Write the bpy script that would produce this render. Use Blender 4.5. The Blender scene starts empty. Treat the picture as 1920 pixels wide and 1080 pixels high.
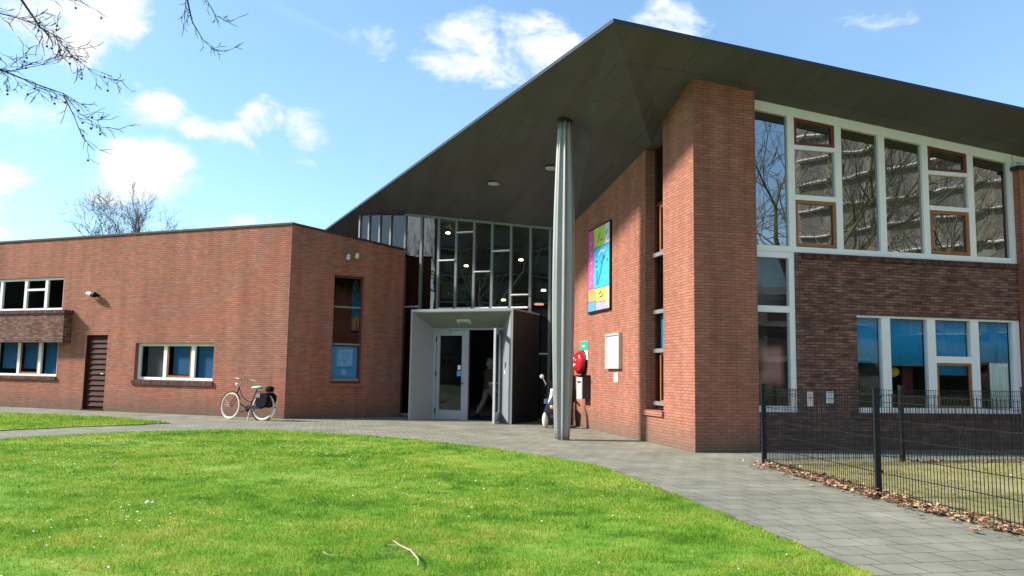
import bpy, math, random
import numpy as np
from mathutils import Vector, Matrix
R_ = math.radians
C = bpy.context.scene
COL = C.collection
random.seed(7); RNG = np.random.default_rng(7)

# ------------------------------------------------------------------ camera
EYE = 1.35; PITCH = R_(5.994); ROLL = R_(0.924)
cp, sp, cr, sr = math.cos(PITCH), math.sin(PITCH), math.cos(ROLL), math.sin(ROLL)
right = Vector((cr, -sp*sr, cp*sr)); up = Vector((-sr, -sp*cr, cp*cr)); fwd = Vector((0, cp, sp))
cam_d = bpy.data.cameras.new('camera'); cam = bpy.data.objects.new('camera', cam_d); COL.objects.link(cam)
m = Matrix.Identity(4)
for i in range(3):
    m[i][0] = right[i]; m[i][1] = up[i]; m[i][2] = -fwd[i]
m[0][3], m[1][3], m[2][3] = 0, 0, EYE
cam.matrix_world = m
cam_d.sensor_width = 36; cam_d.lens = 36*1523/1920; cam_d.clip_end = 3000; cam_d.clip_start = .05
C.camera = cam

# ------------------------------------------------------------------ light
SUN_EL = R_(35); SUN_AZ = R_(-1.5)      # azimuth measured from -X towards +Y
sdir = Vector((-math.cos(SUN_AZ)*math.cos(SUN_EL), math.sin(SUN_AZ)*math.cos(SUN_EL), math.sin(SUN_EL)))
sun_d = bpy.data.lights.new('sun', 'SUN'); sun_d.energy = 5.0; sun_d.angle = R_(6.0); sun_d.color = (1, .95, .87)
sun = bpy.data.objects.new('sun', sun_d); COL.objects.link(sun)
sun.rotation_euler = sdir.to_track_quat('Z', 'Y').to_euler(); sun.location = (-30, 0, 30)
C.view_settings.view_transform = 'Standard'; C.view_settings.look = 'None'
C.view_settings.exposure = 0.66; C.view_settings.gamma = 1

w = bpy.data.worlds.new('World'); C.world = w; w.use_nodes = True
nt = w.node_tree; nt.nodes.clear()
def N(t, **k):
    n = nt.nodes.new(t)
    for a, b in k.items(): setattr(n, a, b)
    return n
def lk(a, b): nt.links.new(a, b)
def mth(op, a, b=None, c=None, clamp=False):
    n = N('ShaderNodeMath', operation=op, use_clamp=clamp)
    for i, v in enumerate((a, b, c)):
        if v is None: continue
        if isinstance(v, (int, float)): n.inputs[i].default_value = v
        else: lk(v, n.inputs[i])
    return n.outputs[0]
out = N('ShaderNodeOutputWorld'); bg = N('ShaderNodeBackground'); bg.inputs[1].default_value = 0.138
sky = N('ShaderNodeTexSky', sky_type='NISHITA', sun_disc=False, sun_elevation=SUN_EL, sun_rotation=R_(274), air_density=1.0, dust_density=.6, ozone_density=1.6)
tc = N('ShaderNodeTexCoord'); sep = N('ShaderNodeSeparateXYZ'); lk(tc.outputs['Generated'], sep.inputs[0])
az = mth('MULTIPLY', mth('ARCTAN2', sep.outputs[0], sep.outputs[1]), 57.2958)
el = mth('MULTIPLY', mth('ARCSINE', sep.outputs[2]), 57.2958)
# warp the cloud coordinates a little so that no outline is an ellipse
nw = N('ShaderNodeTexNoise'); nw.inputs['Scale'].default_value = 9; nw.inputs['Detail'].default_value = 4
lk(tc.outputs['Generated'], nw.inputs['Vector'])
sw = N('ShaderNodeSeparateXYZ'); lk(nw.outputs['Color'], sw.inputs[0])
azw = mth('ADD', az, mth('MULTIPLY', mth('SUBTRACT', sw.outputs[0], .5), 5.0))
elw = mth('ADD', el, mth('MULTIPLY', mth('SUBTRACT', sw.outputs[1], .5), 3.4))
clouds = [(-30.5, 21.6, 4.2, 3.0, 1.2), (-24.2, 12.6, 3.3, 1.75, 1.3), (-25.6, 11.3, 2.4, .9, .9), (-20.6, 15.6, 2.4, 1.0, .9), (-18.2, 16.8, 1.6, 1.4, .95),
          (-25.0, 16.6, 2.4, 1.4, .7), (-15.2, 15.9, 1.4, 1.5, .6), (-32.4, 15.3, 2.4, 1.2, .8), (-33.6, 10.9, 2.6, 1.6, 1.0),
          (-33.5, 7.6, 2.6, .7, .9), (-19.5, 9.3, 3.4, .8, .7), (-11.0, 22.8, 1.9, 1.7, .75), (-3.8, 22.2, 3.2, 2.2, .85),
          (1.4, 22.3, 3.6, 2.0, .95), (5.5, 21.6, 3.5, 1.8, .8), (11.0, 24.2, 3.4, 1.3, .9), (24, 22.5, 3, .8, .3),
          (60, 14, 14, 5, 1.1), (95, 24, 16, 6, 1.2), (-128.3, 10, 3.2, 6, 1.5), (-105, 20, 10, 7, 1.2), (160, 22, 16, 6, 1.1), (-165, 35, 20, 8, 1.0), (134, 27, 10, 5, .8), (0, 60, 30, 10, .9)]
field = None
for (a0, e0, ra, re, st) in clouds:
    dx = mth('MULTIPLY', mth('SUBTRACT', azw, a0), 1/ra); dy = mth('MULTIPLY', mth('SUBTRACT', elw, e0), 1/re)
    d2 = mth('ADD', mth('MULTIPLY', dx, dx), mth('MULTIPLY', dy, dy))
    v = mth('MULTIPLY', mth('SUBTRACT', 1.0, mth('MULTIPLY', d2, .5)), st)
    field = v if field is None else mth('MAXIMUM', field, v)
mp = N('ShaderNodeMapping'); mp.inputs['Scale'].default_value = (1, 1, 1.7); lk(tc.outputs['Generated'], mp.inputs[0])
n1 = N('ShaderNodeTexNoise'); n1.inputs['Scale'].default_value = 13; n1.inputs['Detail'].default_value = 9; n1.inputs['Roughness'].default_value = .62
n1.inputs['Distortion'].default_value = .35
lk(mp.outputs[0], n1.inputs['Vector'])
dens = mth('ADD', mth('MULTIPLY', mth('MAXIMUM', field, -1.0), .62), mth('MULTIPLY', mth('SUBTRACT', n1.outputs['Fac'], .5), 1.75))
dr = N('ShaderNodeMapRange', interpolation_type='SMOOTHSTEP'); lk(dens, dr.inputs[0])
dr.inputs[1].default_value = .08; dr.inputs[2].default_value = .66
# a thin contrail
ct = mth('SUBTRACT', el, mth('ADD', mth('MULTIPLY', mth('ADD', az, 17.5), -.30), 24.0))
ctv = mth('SUBTRACT', 1.0, mth('MULTIPLY', mth('ABSOLUTE', ct), 2.6), clamp=True)
ctg = mth('MULTIPLY', ctv, mth('MULTIPLY', mth('SUBTRACT', 1.0, mth('MULTIPLY', mth('ABSOLUTE', mth('ADD', az, 15)), .16), clamp=True), .16))
# high thin veil
n2 = N('ShaderNodeTexNoise'); n2.inputs['Scale'].default_value = 3.2; n2.inputs['Detail'].default_value = 5; lk(mp.outputs[0], n2.inputs['Vector'])
veil = mth('ADD', mth('MULTIPLY', mth('SUBTRACT', n2.outputs['Fac'], .42, clamp=True), .5), .12)
cf = mth('MAXIMUM', dr.outputs[0], mth('ADD', ctg, veil, clamp=True), clamp=True)
cc = N('ShaderNodeMixRGB'); cc.inputs[1].default_value = (3.1, 4.2, 5.3, 1); cc.inputs[2].default_value = (5.1, 5.15, 5.25, 1)
lk(mth('MULTIPLY', dr.outputs[0], mth('ADD', n1.outputs['Fac'], .35), clamp=True), cc.inputs[0])
# blue of the clear sky: physical sky tempered towards the light azure of a spring day
sc_ = N('ShaderNodeMixRGB', blend_type='MULTIPLY'); sc_.inputs[0].default_value = 1; sc_.inputs[2].default_value = (.90, 1.12, 1.20, 1)
lk(sky.outputs[0], sc_.inputs[1])
mx = N('ShaderNodeMixRGB'); lk(cf, mx.inputs[0]); lk(sc_.outputs[0], mx.inputs[1]); lk(cc.outputs[0], mx.inputs[2])
lk(mx.outputs[0], bg.inputs[0]); lk(bg.outputs[0], out.inputs[0])

# ------------------------------------------------------------------ materials
MATS = {}
def mat(name, col=(.5, .5, .5), rough=.7, metal=0., spec=.5, noise=0., nscale=6., bump=0., emit=None, estr=1.):
    if name in MATS: return MATS[name]
    mt = bpy.data.materials.new(name); mt.use_nodes = True; t = mt.node_tree
    b = t.nodes['Principled BSDF']; b.inputs['Base Color'].default_value = (*col, 1)
    b.inputs['Roughness'].default_value = rough; b.inputs['Metallic'].default_value = metal
    b.inputs['Specular IOR Level'].default_value = spec
    if noise or bump:
        g = t.nodes.new('ShaderNodeNewGeometry'); n = t.nodes.new('ShaderNodeTexNoise'); n.inputs['Scale'].default_value = nscale
        n.inputs['Detail'].default_value = 6; n.inputs['Roughness'].default_value = .65
        t.links.new(g.outputs['Position'], n.inputs['Vector'])
        if noise:
            r = t.nodes.new('ShaderNodeMapRange'); r.inputs[1].default_value = .25; r.inputs[2].default_value = .75
            r.inputs[3].default_value = 1-noise; r.inputs[4].default_value = 1+noise
            t.links.new(n.outputs['Fac'], r.inputs[0])
            x = t.nodes.new('ShaderNodeVectorMath'); x.operation = 'SCALE'; x.inputs[0].default_value = col
            t.links.new(r.outputs[0], x.inputs['Scale']); t.links.new(x.outputs[0], b.inputs['Base Color'])
        if bump:
            bm = t.nodes.new('ShaderNodeBump'); bm.inputs['Strength'].default_value = bump; bm.inputs['Distance'].default_value = .02
            t.links.new(n.outputs['Fac'], bm.inputs['Height']); t.links.new(bm.outputs[0], b.inputs['Normal'])
    if emit:
        b.inputs['Emission Color'].default_value = (*emit, 1); b.inputs['Emission Strength'].default_value = estr
    MATS[name] = mt
    return mt

def brick(name, c1, c2, mortar, bw=.205, rh=.056, ms=.010, stain=.25, vary=.5, rough=.9, rot=0, bumpd=.006, tintc=None, green=0., streak=.20):
    mt = bpy.data.materials.new(name); mt.use_nodes = True; t = mt.node_tree; L = t.links.new
    b = t.nodes['Principled BSDF']; b.inputs['Roughness'].default_value = rough; b.inputs['Specular IOR Level'].default_value = .25
    uv = t.nodes.new('ShaderNodeUVMap'); uv.uv_map = 'UVMap'
    br = t.nodes.new('ShaderNodeTexBrick'); br.inputs['Scale'].default_value = 1
    br.inputs['Brick Width'].default_value = bw; br.inputs['Row Height'].default_value = rh; br.inputs['Mortar Size'].default_value = ms
    br.inputs['Mortar Smooth'].default_value = .3; br.inputs['Bias'].default_value = 0
    br.inputs['Color1'].default_value = (*c1, 1); br.inputs['Color2'].default_value = (*c2, 1); br.inputs['Mortar'].default_value = (*mortar, 1)
    if rot:
        mp = t.nodes.new('ShaderNodeMapping'); mp.inputs['Rotation'].default_value = (0, 0, rot); L(uv.outputs[0], mp.inputs[0]); src = mp.outputs[0]
    else: src = uv.outputs[0]
    L(src, br.inputs['Vector'])
    # brick-to-brick tone
    mp2 = t.nodes.new('ShaderNodeMapping'); mp2.inputs['Scale'].default_value = (1/bw*.8, 1/rh*.8, 1); L(src, mp2.inputs[0])
    n = t.nodes.new('ShaderNodeTexNoise'); n.inputs['Scale'].default_value = 1.0; n.inputs['Detail'].default_value = 1; L(mp2.outputs[0], n.inputs['Vector'])
    r = t.nodes.new('ShaderNodeMapRange'); r.inputs[1].default_value = .3; r.inputs[2].default_value = .7; r.inputs[3].default_value = 1-vary*.6; r.inputs[4].default_value = 1+vary*.6
    L(n.outputs['Fac'], r.inputs[0])
    # broad weathering
    g = t.nodes.new('ShaderNodeNewGeometry')
    mp3 = t.nodes.new('ShaderNodeMapping'); mp3.inputs['Scale'].default_value = (1, 1, .45); L(g.outputs['Position'], mp3.inputs[0])
    n2 = t.nodes.new('ShaderNodeTexNoise'); n2.inputs['Scale'].default_value = .9; n2.inputs['Detail'].default_value = 7; n2.inputs['Roughness'].default_value = .6
    L(mp3.outputs[0], n2.inputs['Vector'])
    r2 = t.nodes.new('ShaderNodeMapRange'); r2.inputs[1].default_value = .3; r2.inputs[2].default_value = .7; r2.inputs[3].default_value = 1-stain; r2.inputs[4].default_value = 1+stain
    L(n2.outputs['Fac'], r2.inputs[0])
    mp4 = t.nodes.new('ShaderNodeMapping'); mp4.inputs['Scale'].default_value = (3.2, .28, 1); L(src, mp4.inputs[0])
    n4 = t.nodes.new('ShaderNodeTexNoise'); n4.inputs['Scale'].default_value = 1; n4.inputs['Detail'].default_value = 5; L(mp4.outputs[0], n4.inputs['Vector'])
    r4 = t.nodes.new('ShaderNodeMapRange'); r4.inputs[1].default_value = .28; r4.inputs[2].default_value = .62; r4.inputs[3].default_value = 1-streak; r4.inputs[4].default_value = 1.03
    L(n4.outputs['Fac'], r4.inputs[0]); m4 = t.nodes.new('ShaderNodeMath'); m4.operation = 'MULTIPLY'; L(r4.outputs[0], m4.inputs[0]); L(r2.outputs[0], m4.inputs[1])
    mm = t.nodes.new('ShaderNodeMath'); mm.operation = 'MULTIPLY'; L(r.outputs[0], mm.inputs[0]); L(m4.outputs[0], mm.inputs[1])
    sc = t.nodes.new('ShaderNodeVectorMath'); sc.operation = 'SCALE'; L(br.outputs['Color'], sc.inputs[0]); L(mm.outputs[0], sc.inputs['Scale'])
    last = sc.outputs[0]
    if green:
        # damp green-grey growth on the lowest courses (a stain that stays with the wall)
        sx = t.nodes.new('ShaderNodeSeparateXYZ'); L(g.outputs['Position'], sx.inputs[0])
        rg = t.nodes.new('ShaderNodeMapRange'); rg.inputs[1].default_value = .0; rg.inputs[2].default_value = .6; rg.inputs[3].default_value = green; rg.inputs[4].default_value = 0
        ad = t.nodes.new('ShaderNodeMath'); ad.operation = 'MULTIPLY_ADD'; L(n2.outputs['Fac'], ad.inputs[0]); ad.inputs[1].default_value = -.5; L(sx.outputs[2], ad.inputs[2])
        ad2 = t.nodes.new('ShaderNodeMath'); ad2.operation = 'ADD'; L(ad.outputs[0], ad2.inputs[0]); ad2.inputs[1].default_value = .25
        L(ad2.outputs[0], rg.inputs[0])
        mg = t.nodes.new('ShaderNodeMixRGB'); mg.inputs[2].default_value = (.10, .095, .065, 1); L(rg.outputs[0], mg.inputs[0]); L(last, mg.inputs[1]); last = mg.outputs[0]
    L(last, b.inputs['Base Color'])
    bp = t.nodes.new('ShaderNodeBump'); bp.inputs['Strength'].default_value = .7; bp.inputs['Distance'].default_value = bumpd; bp.invert = True
    L(br.outputs['Fac'], bp.inputs['Height']); L(bp.outputs[0], b.inputs['Normal'])
    MATS[name] = mt
    return mt

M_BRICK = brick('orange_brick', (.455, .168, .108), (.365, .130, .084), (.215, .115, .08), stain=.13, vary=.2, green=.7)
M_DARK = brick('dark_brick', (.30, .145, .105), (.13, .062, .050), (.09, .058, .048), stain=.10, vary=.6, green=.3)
M_SOLDIER = brick('soldier_brick', (.15, .062, .050), (.09, .045, .04), (.06, .04, .036), bw=.0625, rh=.24, stain=.1, vary=.8)
M_PAVE = brick('pavers', (.25, .238, .182), (.222, .213, .162), (.10, .10, .065), bw=.30, rh=.30, ms=.008, stain=.20, vary=.2, rot=R_(-12.5), bumpd=.004, streak=.05)
M_WHITE = mat('white_paint', (.88, .845, .82), .45, noise=.04, nscale=3)
M_GREY = mat('grey_frame', (.20, .205, .20), .5, noise=.05)
M_PANEL = mat('grey_panel', (.31, .32, .33), .5, metal=.15, noise=.06, nscale=2)
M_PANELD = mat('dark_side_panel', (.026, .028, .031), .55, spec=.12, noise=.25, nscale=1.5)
M_WOOD = mat('varnished_wood', (.33, .115, .035), .45, noise=.15, nscale=8)
M_REDWOOD = mat('red_brown_wood', (.17, .035, .018), .45, noise=.15, nscale=8)
M_BROWN = mat('brown_door_paint', (.060, .017, .011), .7, spec=.2, noise=.1)
M_BLACK = mat('black_metal', (.008, .009, .011), .55, spec=.3)
M_RUB = mat('black_rubber', (.02, .02, .022), .8)
M_COPE = mat('dark_coping', (.03, .02, .022), .5)
M_FASC = mat('navy_fascia', (.012, .016, .03), .4)
M_STEEL = mat('galvanised_steel', (.33, .33, .31), .45, metal=.35, noise=.08, nscale=3)
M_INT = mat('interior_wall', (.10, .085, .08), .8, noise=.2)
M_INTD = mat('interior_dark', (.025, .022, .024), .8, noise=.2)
M_BLUE = mat('blue_blind', (.01, .30, .60), .8)
M_BLUED = mat('deep_blue_blind', (.01, .11, .25), .8)
M_CURT = mat('pale_curtain', (.78, .82, .72), .9)
M_CREAM = mat('cream', (.72, .66, .50), .5)
M_LAMP = mat('lamp_glow', (.9, .8, .5), .5, emit=(1, .85, .5), estr=9)
M_LAMPO = mat('lamp_glow_orange', (.9, .5, .3), .5, emit=(1, .42, .2), estr=1.2)

def glass(name, tint=(.84, .88, .89), base=.13, k=1.3):
    mt = bpy.data.materials.new(name); mt.use_nodes = True; t = mt.node_tree; t.nodes.clear(); L = t.links.new
    o = t.nodes.new('ShaderNodeOutputMaterial'); mx = t.nodes.new('ShaderNodeMixShader'); tr = t.nodes.new('ShaderNodeBsdfTransparent')
    gl = t.nodes.new('ShaderNodeBsdfGlossy'); gl.inputs['Roughness'].default_value = 0.0; gl.inputs['Color'].default_value = (.95, .97, 1, 1)
    tr.inputs[0].default_value = (*tint, 1)
    def mm_(op, a, b):
        q = t.nodes.new('ShaderNodeMath'); q.operation = op
        for i_, v_ in enumerate((a, b)):
            if v_ is None: continue
            if isinstance(v_, (int, float)): q.inputs[i_].default_value = v_
            else: L(v_, q.inputs[i_])
        return q
    g0 = t.nodes.new('ShaderNodeNewGeometry'); dt = t.nodes.new('ShaderNodeVectorMath'); dt.operation = 'DOT_PRODUCT'; L(g0.outputs['Incoming'], dt.inputs[0]); L(g0.outputs['True Normal'], dt.inputs[1])
    ab = mm_('ABSOLUTE', dt.outputs['Value'], None); iv = mm_('SUBTRACT', 1.0, ab.outputs[0]); pw = mm_('POWER', iv.outputs[0], 5.0)   # Schlick, the same from both sides of the pane
    fr = mm_('MULTIPLY_ADD', pw.outputs[0], .94); fr.inputs[2].default_value = .06
    ad = t.nodes.new('ShaderNodeMath'); ad.operation = 'MULTIPLY_ADD'; ad.inputs[1].default_value = k; ad.inputs[2].default_value = base; ad.use_clamp = True
    # panes are never dead flat
    g = t.nodes.new('ShaderNodeNewGeometry'); n = t.nodes.new('ShaderNodeTexNoise'); n.inputs['Scale'].default_value = .9; n.inputs['Detail'].default_value = 1
    L(g.outputs['Position'], n.inputs['Vector'])
    bp = t.nodes.new('ShaderNodeBump'); bp.inputs['Strength'].default_value = .16; bp.inputs['Distance'].default_value = .02
    L(n.outputs['Fac'], bp.inputs['Height']); L(bp.outputs[0], gl.inputs['Normal'])
    L(fr.outputs[0], ad.inputs[0]); L(ad.outputs[0], mx.inputs[0]); L(tr.outputs[0], mx.inputs[1]); L(gl.outputs[0], mx.inputs[2]); L(mx.outputs[0], o.inputs[0])
    MATS[name] = mt
    return mt
M_GLASS = glass('window_glass', base=.01, k=.7)
M_GLASSD = glass('dark_window_glass', tint=(.8, .85, .86), base=.0, k=.45)
M_GLASSC = glass('entrance_glass', tint=(.6, .65, .68), base=.10)
M_GLASSU = glass('upper_window_glass', tint=(.35, .38, .38), base=.24)

# ------------------------------------------------------------------ mesh helpers
class MB:
    def __init__(s): s.v = []; s.f = []
    def poly(s, pts):
        k = len(s.v); s.v += [tuple(p) for p in pts]; s.f.append(tuple(range(k, k+len(pts)))); return s
    def hexa(s, p):   # 8 points: bottom 4 ccw, top 4
        k = len(s.v); s.v += [tuple(q) for q in p]
        for f in ((3, 2, 1, 0), (4, 5, 6, 7), (0, 1, 5, 4), (1, 2, 6, 5), (2, 3, 7, 6), (3, 0, 4, 7)): s.f.append(tuple(k+i for i in f))
        return s
    def box(s, c, d, ax=None):
        X, Y, Z = ax or (Vector((1, 0, 0)), Vector((0, 1, 0)), Vector((0, 0, 1))); c = Vector(c)
        q = []
        for z in (-1, 1):
            for x, y in ((-1, -1), (1, -1), (1, 1), (-1, 1)): q.append(c+X*(x*d[0]/2)+Y*(y*d[1]/2)+Z*(z*d[2]/2))
        return s.hexa(q)
    def tube(s, a, b, r0, r1=None, n=8, cap=True):
        a, b = Vector(a), Vector(b); r1 = r0 if r1 is None else r1
        d = b-a
        if d.length < 1e-7: return s
        d.normalize(); x = d.orthogonal().normalized(); y = d.cross(x); k = len(s.v)
        for p, r in ((a, r0), (b, r1)):
            for i in range(n):
                t = 2*math.pi*i/n; s.v.append(tuple(p+x*(r*math.cos(t))+y*(r*math.sin(t))))
        for i in range(n): j = (i+1) % n; s.f.append((k+i, k+j, k+n+j, k+n+i))
        if cap: s.f.append(tuple(k+n-1-i for i in range(n))); s.f.append(tuple(k+n+i for i in range(n)))
        return s
    def path(s, pts, r, n=6):
        for i in range(len(pts)-1):
            ra = r[i] if isinstance(r, (list, tuple)) else r; rb = r[i+1] if isinstance(r, (list, tuple)) else r
            s.tube(pts[i], pts[i+1], ra, rb, n)
        return s
    def torus(s, c, ax, R, r, n=28, k=6, a0=0, a1=2*math.pi, x0=None):
        c = Vector(c); ax = Vector(ax).normalized(); x = (Vector(x0)-ax*Vector(x0).dot(ax)).normalized() if x0 is not None else ax.orthogonal().normalized(); y = ax.cross(x)
        full = abs(a1-a0-2*math.pi) < 1e-6; b = len(s.v); m_ = n if full else n+1
        for i in range(m_):
            t = a0+(a1-a0)*i/n; rd = x*math.cos(t)+y*math.sin(t)
            for j in range(k): u = 2*math.pi*j/k; s.v.append(tuple(c+rd*(R+r*math.cos(u))+ax*(r*math.sin(u))))
        for i in range(n):
            i2 = (i+1) % m_
            for j in range(k): j2 = (j+1) % k; s.f.append((b+i*k+j, b+i2*k+j, b+i2*k+j2, b+i*k+j2))
        return s
    def lathe(s, c, ax, prof, n=16, lob=0, amp=0.):   # prof: (dist, radius)
        c = Vector(c); ax = Vector(ax).normalized(); x = ax.orthogonal().normalized(); y = ax.cross(x); b = len(s.v)
        for h, r in prof:
            for i in range(n):
                t = 2*math.pi*i/n; rr = r*(1+amp*math.cos(lob*t)) if lob else r
                s.v.append(tuple(c+ax*h+x*(rr*math.cos(t))+y*(rr*math.sin(t))))
        for q in range(len(prof)-1):
            for i in range(n): j = (i+1) % n; s.f.append((b+q*n+i, b+q*n+j, b+(q+1)*n+j, b+(q+1)*n+i))
        s.f.append(tuple(b+n-1-i for i in range(n))); e = b+(len(prof)-1)*n; s.f.append(tuple(e+i for i in range(n)))
        return s
    def blob(s, c, r, ax=None, nu=12, nv=8):
        X, Y, Z = ax or (Vector((1, 0, 0)), Vector((0, 1, 0)), Vector((0, 0, 1))); c = Vector(c); b = len(s.v)
        for i in range(nv+1):
            p = math.pi*i/nv
            for j in range(nu):
                t = 2*math.pi*j/nu; s.v.append(tuple(c+X*(r[0]*math.sin(p)*math.cos(t))+Y*(r[1]*math.sin(p)*math.sin(t))+Z*(r[2]*math.cos(p))))
        for i in range(nv):
            for j in range(nu): k = (j+1) % nu; s.f.append((b+i*nu+j, b+(i+1)*nu+j, b+(i+1)*nu+k, b+i*nu+k))
        return s
    def build(s, name, material, parent=None, base=None, smooth=False, uv=True):
        """one mesh object; world coordinates, moved so that its origin is at the thing's base"""
        o_ = Vector((0, 0, 0))
        if parent is not None:
            p = parent
            while p is not None: o_ += Vector(p.location); p = p.parent
        elif base is not None: o_ = Vector(base)
        me = bpy.data.meshes.new(name); arr = np.array(s.v, dtype=float)-np.array(o_)
        me.from_pydata(arr.tolist(), [], s.f); me.update()
        me.materials.append(material)
        if uv and len(s.f) < 60000:
            ul = me.uv_layers.new(name='UVMap')
            W_ = s.v
            for pl in me.polygons:
                n = pl.normal
                if abs(n.z) > .8 or (n.x*n.x+n.y*n.y) < 1e-8:
                    for li in pl.loop_indices: q = W_[me.loops[li].vertex_index]; ul.data[li].uv = (q[0], q[1])
                else:
                    h = math.hypot(n.x, n.y); tx, ty = -n.y/h, n.x/h
                    for li in pl.loop_indices: q = W_[me.loops[li].vertex_index]; ul.data[li].uv = (q[0]*tx+q[1]*ty+100, q[2]+10)
        if smooth:
            for pl in me.polygons: pl.use_smooth = True
        o = bpy.data.objects.new(name, me); COL.objects.link(o)
        if parent is not None: o.parent = parent
        elif base is not None: o.location = base
        return o
def tag(o, label=None, cat=None, group=None, kind=None):
    if label: o['label'] = label
    if cat: o['category'] = cat
    if group: o['group'] = group
    if kind: o['kind'] = kind
    return o
def empty(name, loc, label, cat, group=None):
    o = bpy.data.objects.new(name, None); COL.objects.link(o); o.location = loc; o.empty_display_size = .2
    return tag(o, label, cat, group)

class FR:
    """a vertical wall plane: u along it, n outwards (towards the viewer), z up"""
    def __init__(s, p, deg, sign): a = R_(deg); s.p = Vector((p[0], p[1], 0)); s.d = Vector((math.cos(a), math.sin(a), 0)); s.n = Vector((-math.sin(a), math.cos(a), 0))*sign
    def pt(s, u, n, z): return s.p+s.d*u+s.n*n+Vector((0, 0, z))
    def off(s, k): f = FR((0, 0), 0, 1); f.p = s.p+s.n*k; f.d = s.d; f.n = s.n; return f
    def ax(s): return (s.d, s.n, Vector((0, 0, 1)))
def fbox(mb, F, u0, u1, n0, n1, z0, z1, z1b=None, z0b=None):
    z1b = z1 if z1b is None else z1b; z0b = z0 if z0b is None else z0b
    P = F.pt
    return mb.hexa([P(u0, n0, z0), P(u1, n0, z0b), P(u1, n1, z0b), P(u0, n1, z0), P(u0, n0, z1), P(u1, n0, z1b), P(u1, n1, z1b), P(u0, n1, z1)])
def wall(mb, F, u0, u1, top, ops=(), th=.3, z0=-.15):
    tf = top if callable(top) else (lambda u: top)
    us = sorted({u0, u1, *[a for o in ops for a in o[:2] if u0 < a < u1]})
    lim = min(tf(u0), tf(u1))-.05
    zs = sorted({z0, *[a for o in ops for a in o[2:] if z0 < a < lim]})
    nz = len(zs)
    def zz(j, u): return zs[j] if j < nz else tf(u)
    def solid(i, j):
        if i < 0 or i >= len(us)-1 or j < 0 or j >= nz: return False
        uc = (us[i]+us[i+1])/2; zc = (zz(j, uc)+zz(j+1, uc))/2
        return not any(a < uc < b and c < zc < d for a, b, c, d in ops)
    P = F.pt
    for i in range(len(us)-1):
        for j in range(nz):
            if not solid(i, j): continue
            a, b = us[i], us[i+1]; c0, c1, d0, d1 = zz(j, a), zz(j, b), zz(j+1, a), zz(j+1, b)
            mb.poly([P(a, 0, c0), P(b, 0, c1), P(b, 0, d1), P(a, 0, d0)]); mb.poly([P(b, -th, c1), P(a, -th, c0), P(a, -th, d0), P(b, -th, d1)])
            if not solid(i-1, j): mb.poly([P(a, -th, c0), P(a, 0, c0), P(a, 0, d0), P(a, -th, d0)])
            if not solid(i+1, j): mb.poly([P(b, 0, c1), P(b, -th, c1), P(b, -th, d1), P(b, 0, d1)])
            if not solid(i, j-1): mb.poly([P(a, -th, c0), P(b, -th, c1), P(b, 0, c1), P(a, 0, c0)])
            if not solid(i, j+1): mb.poly([P(a, 0, d0), P(b, 0, d1), P(b, -th, d1), P(a, -th, d0)])
    return mb
def lin(ua, za, ub, zb): return lambda u: za+(zb-za)*(u-ua)/(ub-ua)

# wall planes (surveyed)
FL = FR((-6.22, 22.62), -21.98, -1)      # long front of the low wing
FS = FR((-6.22, 22.62), 33.26, -1)       # its short oblique face
FT = FR((3.30, 14.63), 102.53, 1)        # side wall of the tall block, facing the lawn
FW = FR((3.30, 14.63), 12.53, -1)        # front of the brick tower
FRR = FR((3.253, 14.842), 12.53, -1)     # long front of the tall block, 22 cm back
FC = FR((-3.39, 25.52), -21.98, -1)      # tall glazing
FV = FR((-2.799, 22.947), -21.98, -1)    # front of the porch
FM = FR((-3.442, 25.538), 145, 1)        # glazed return above the wing's roof

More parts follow.
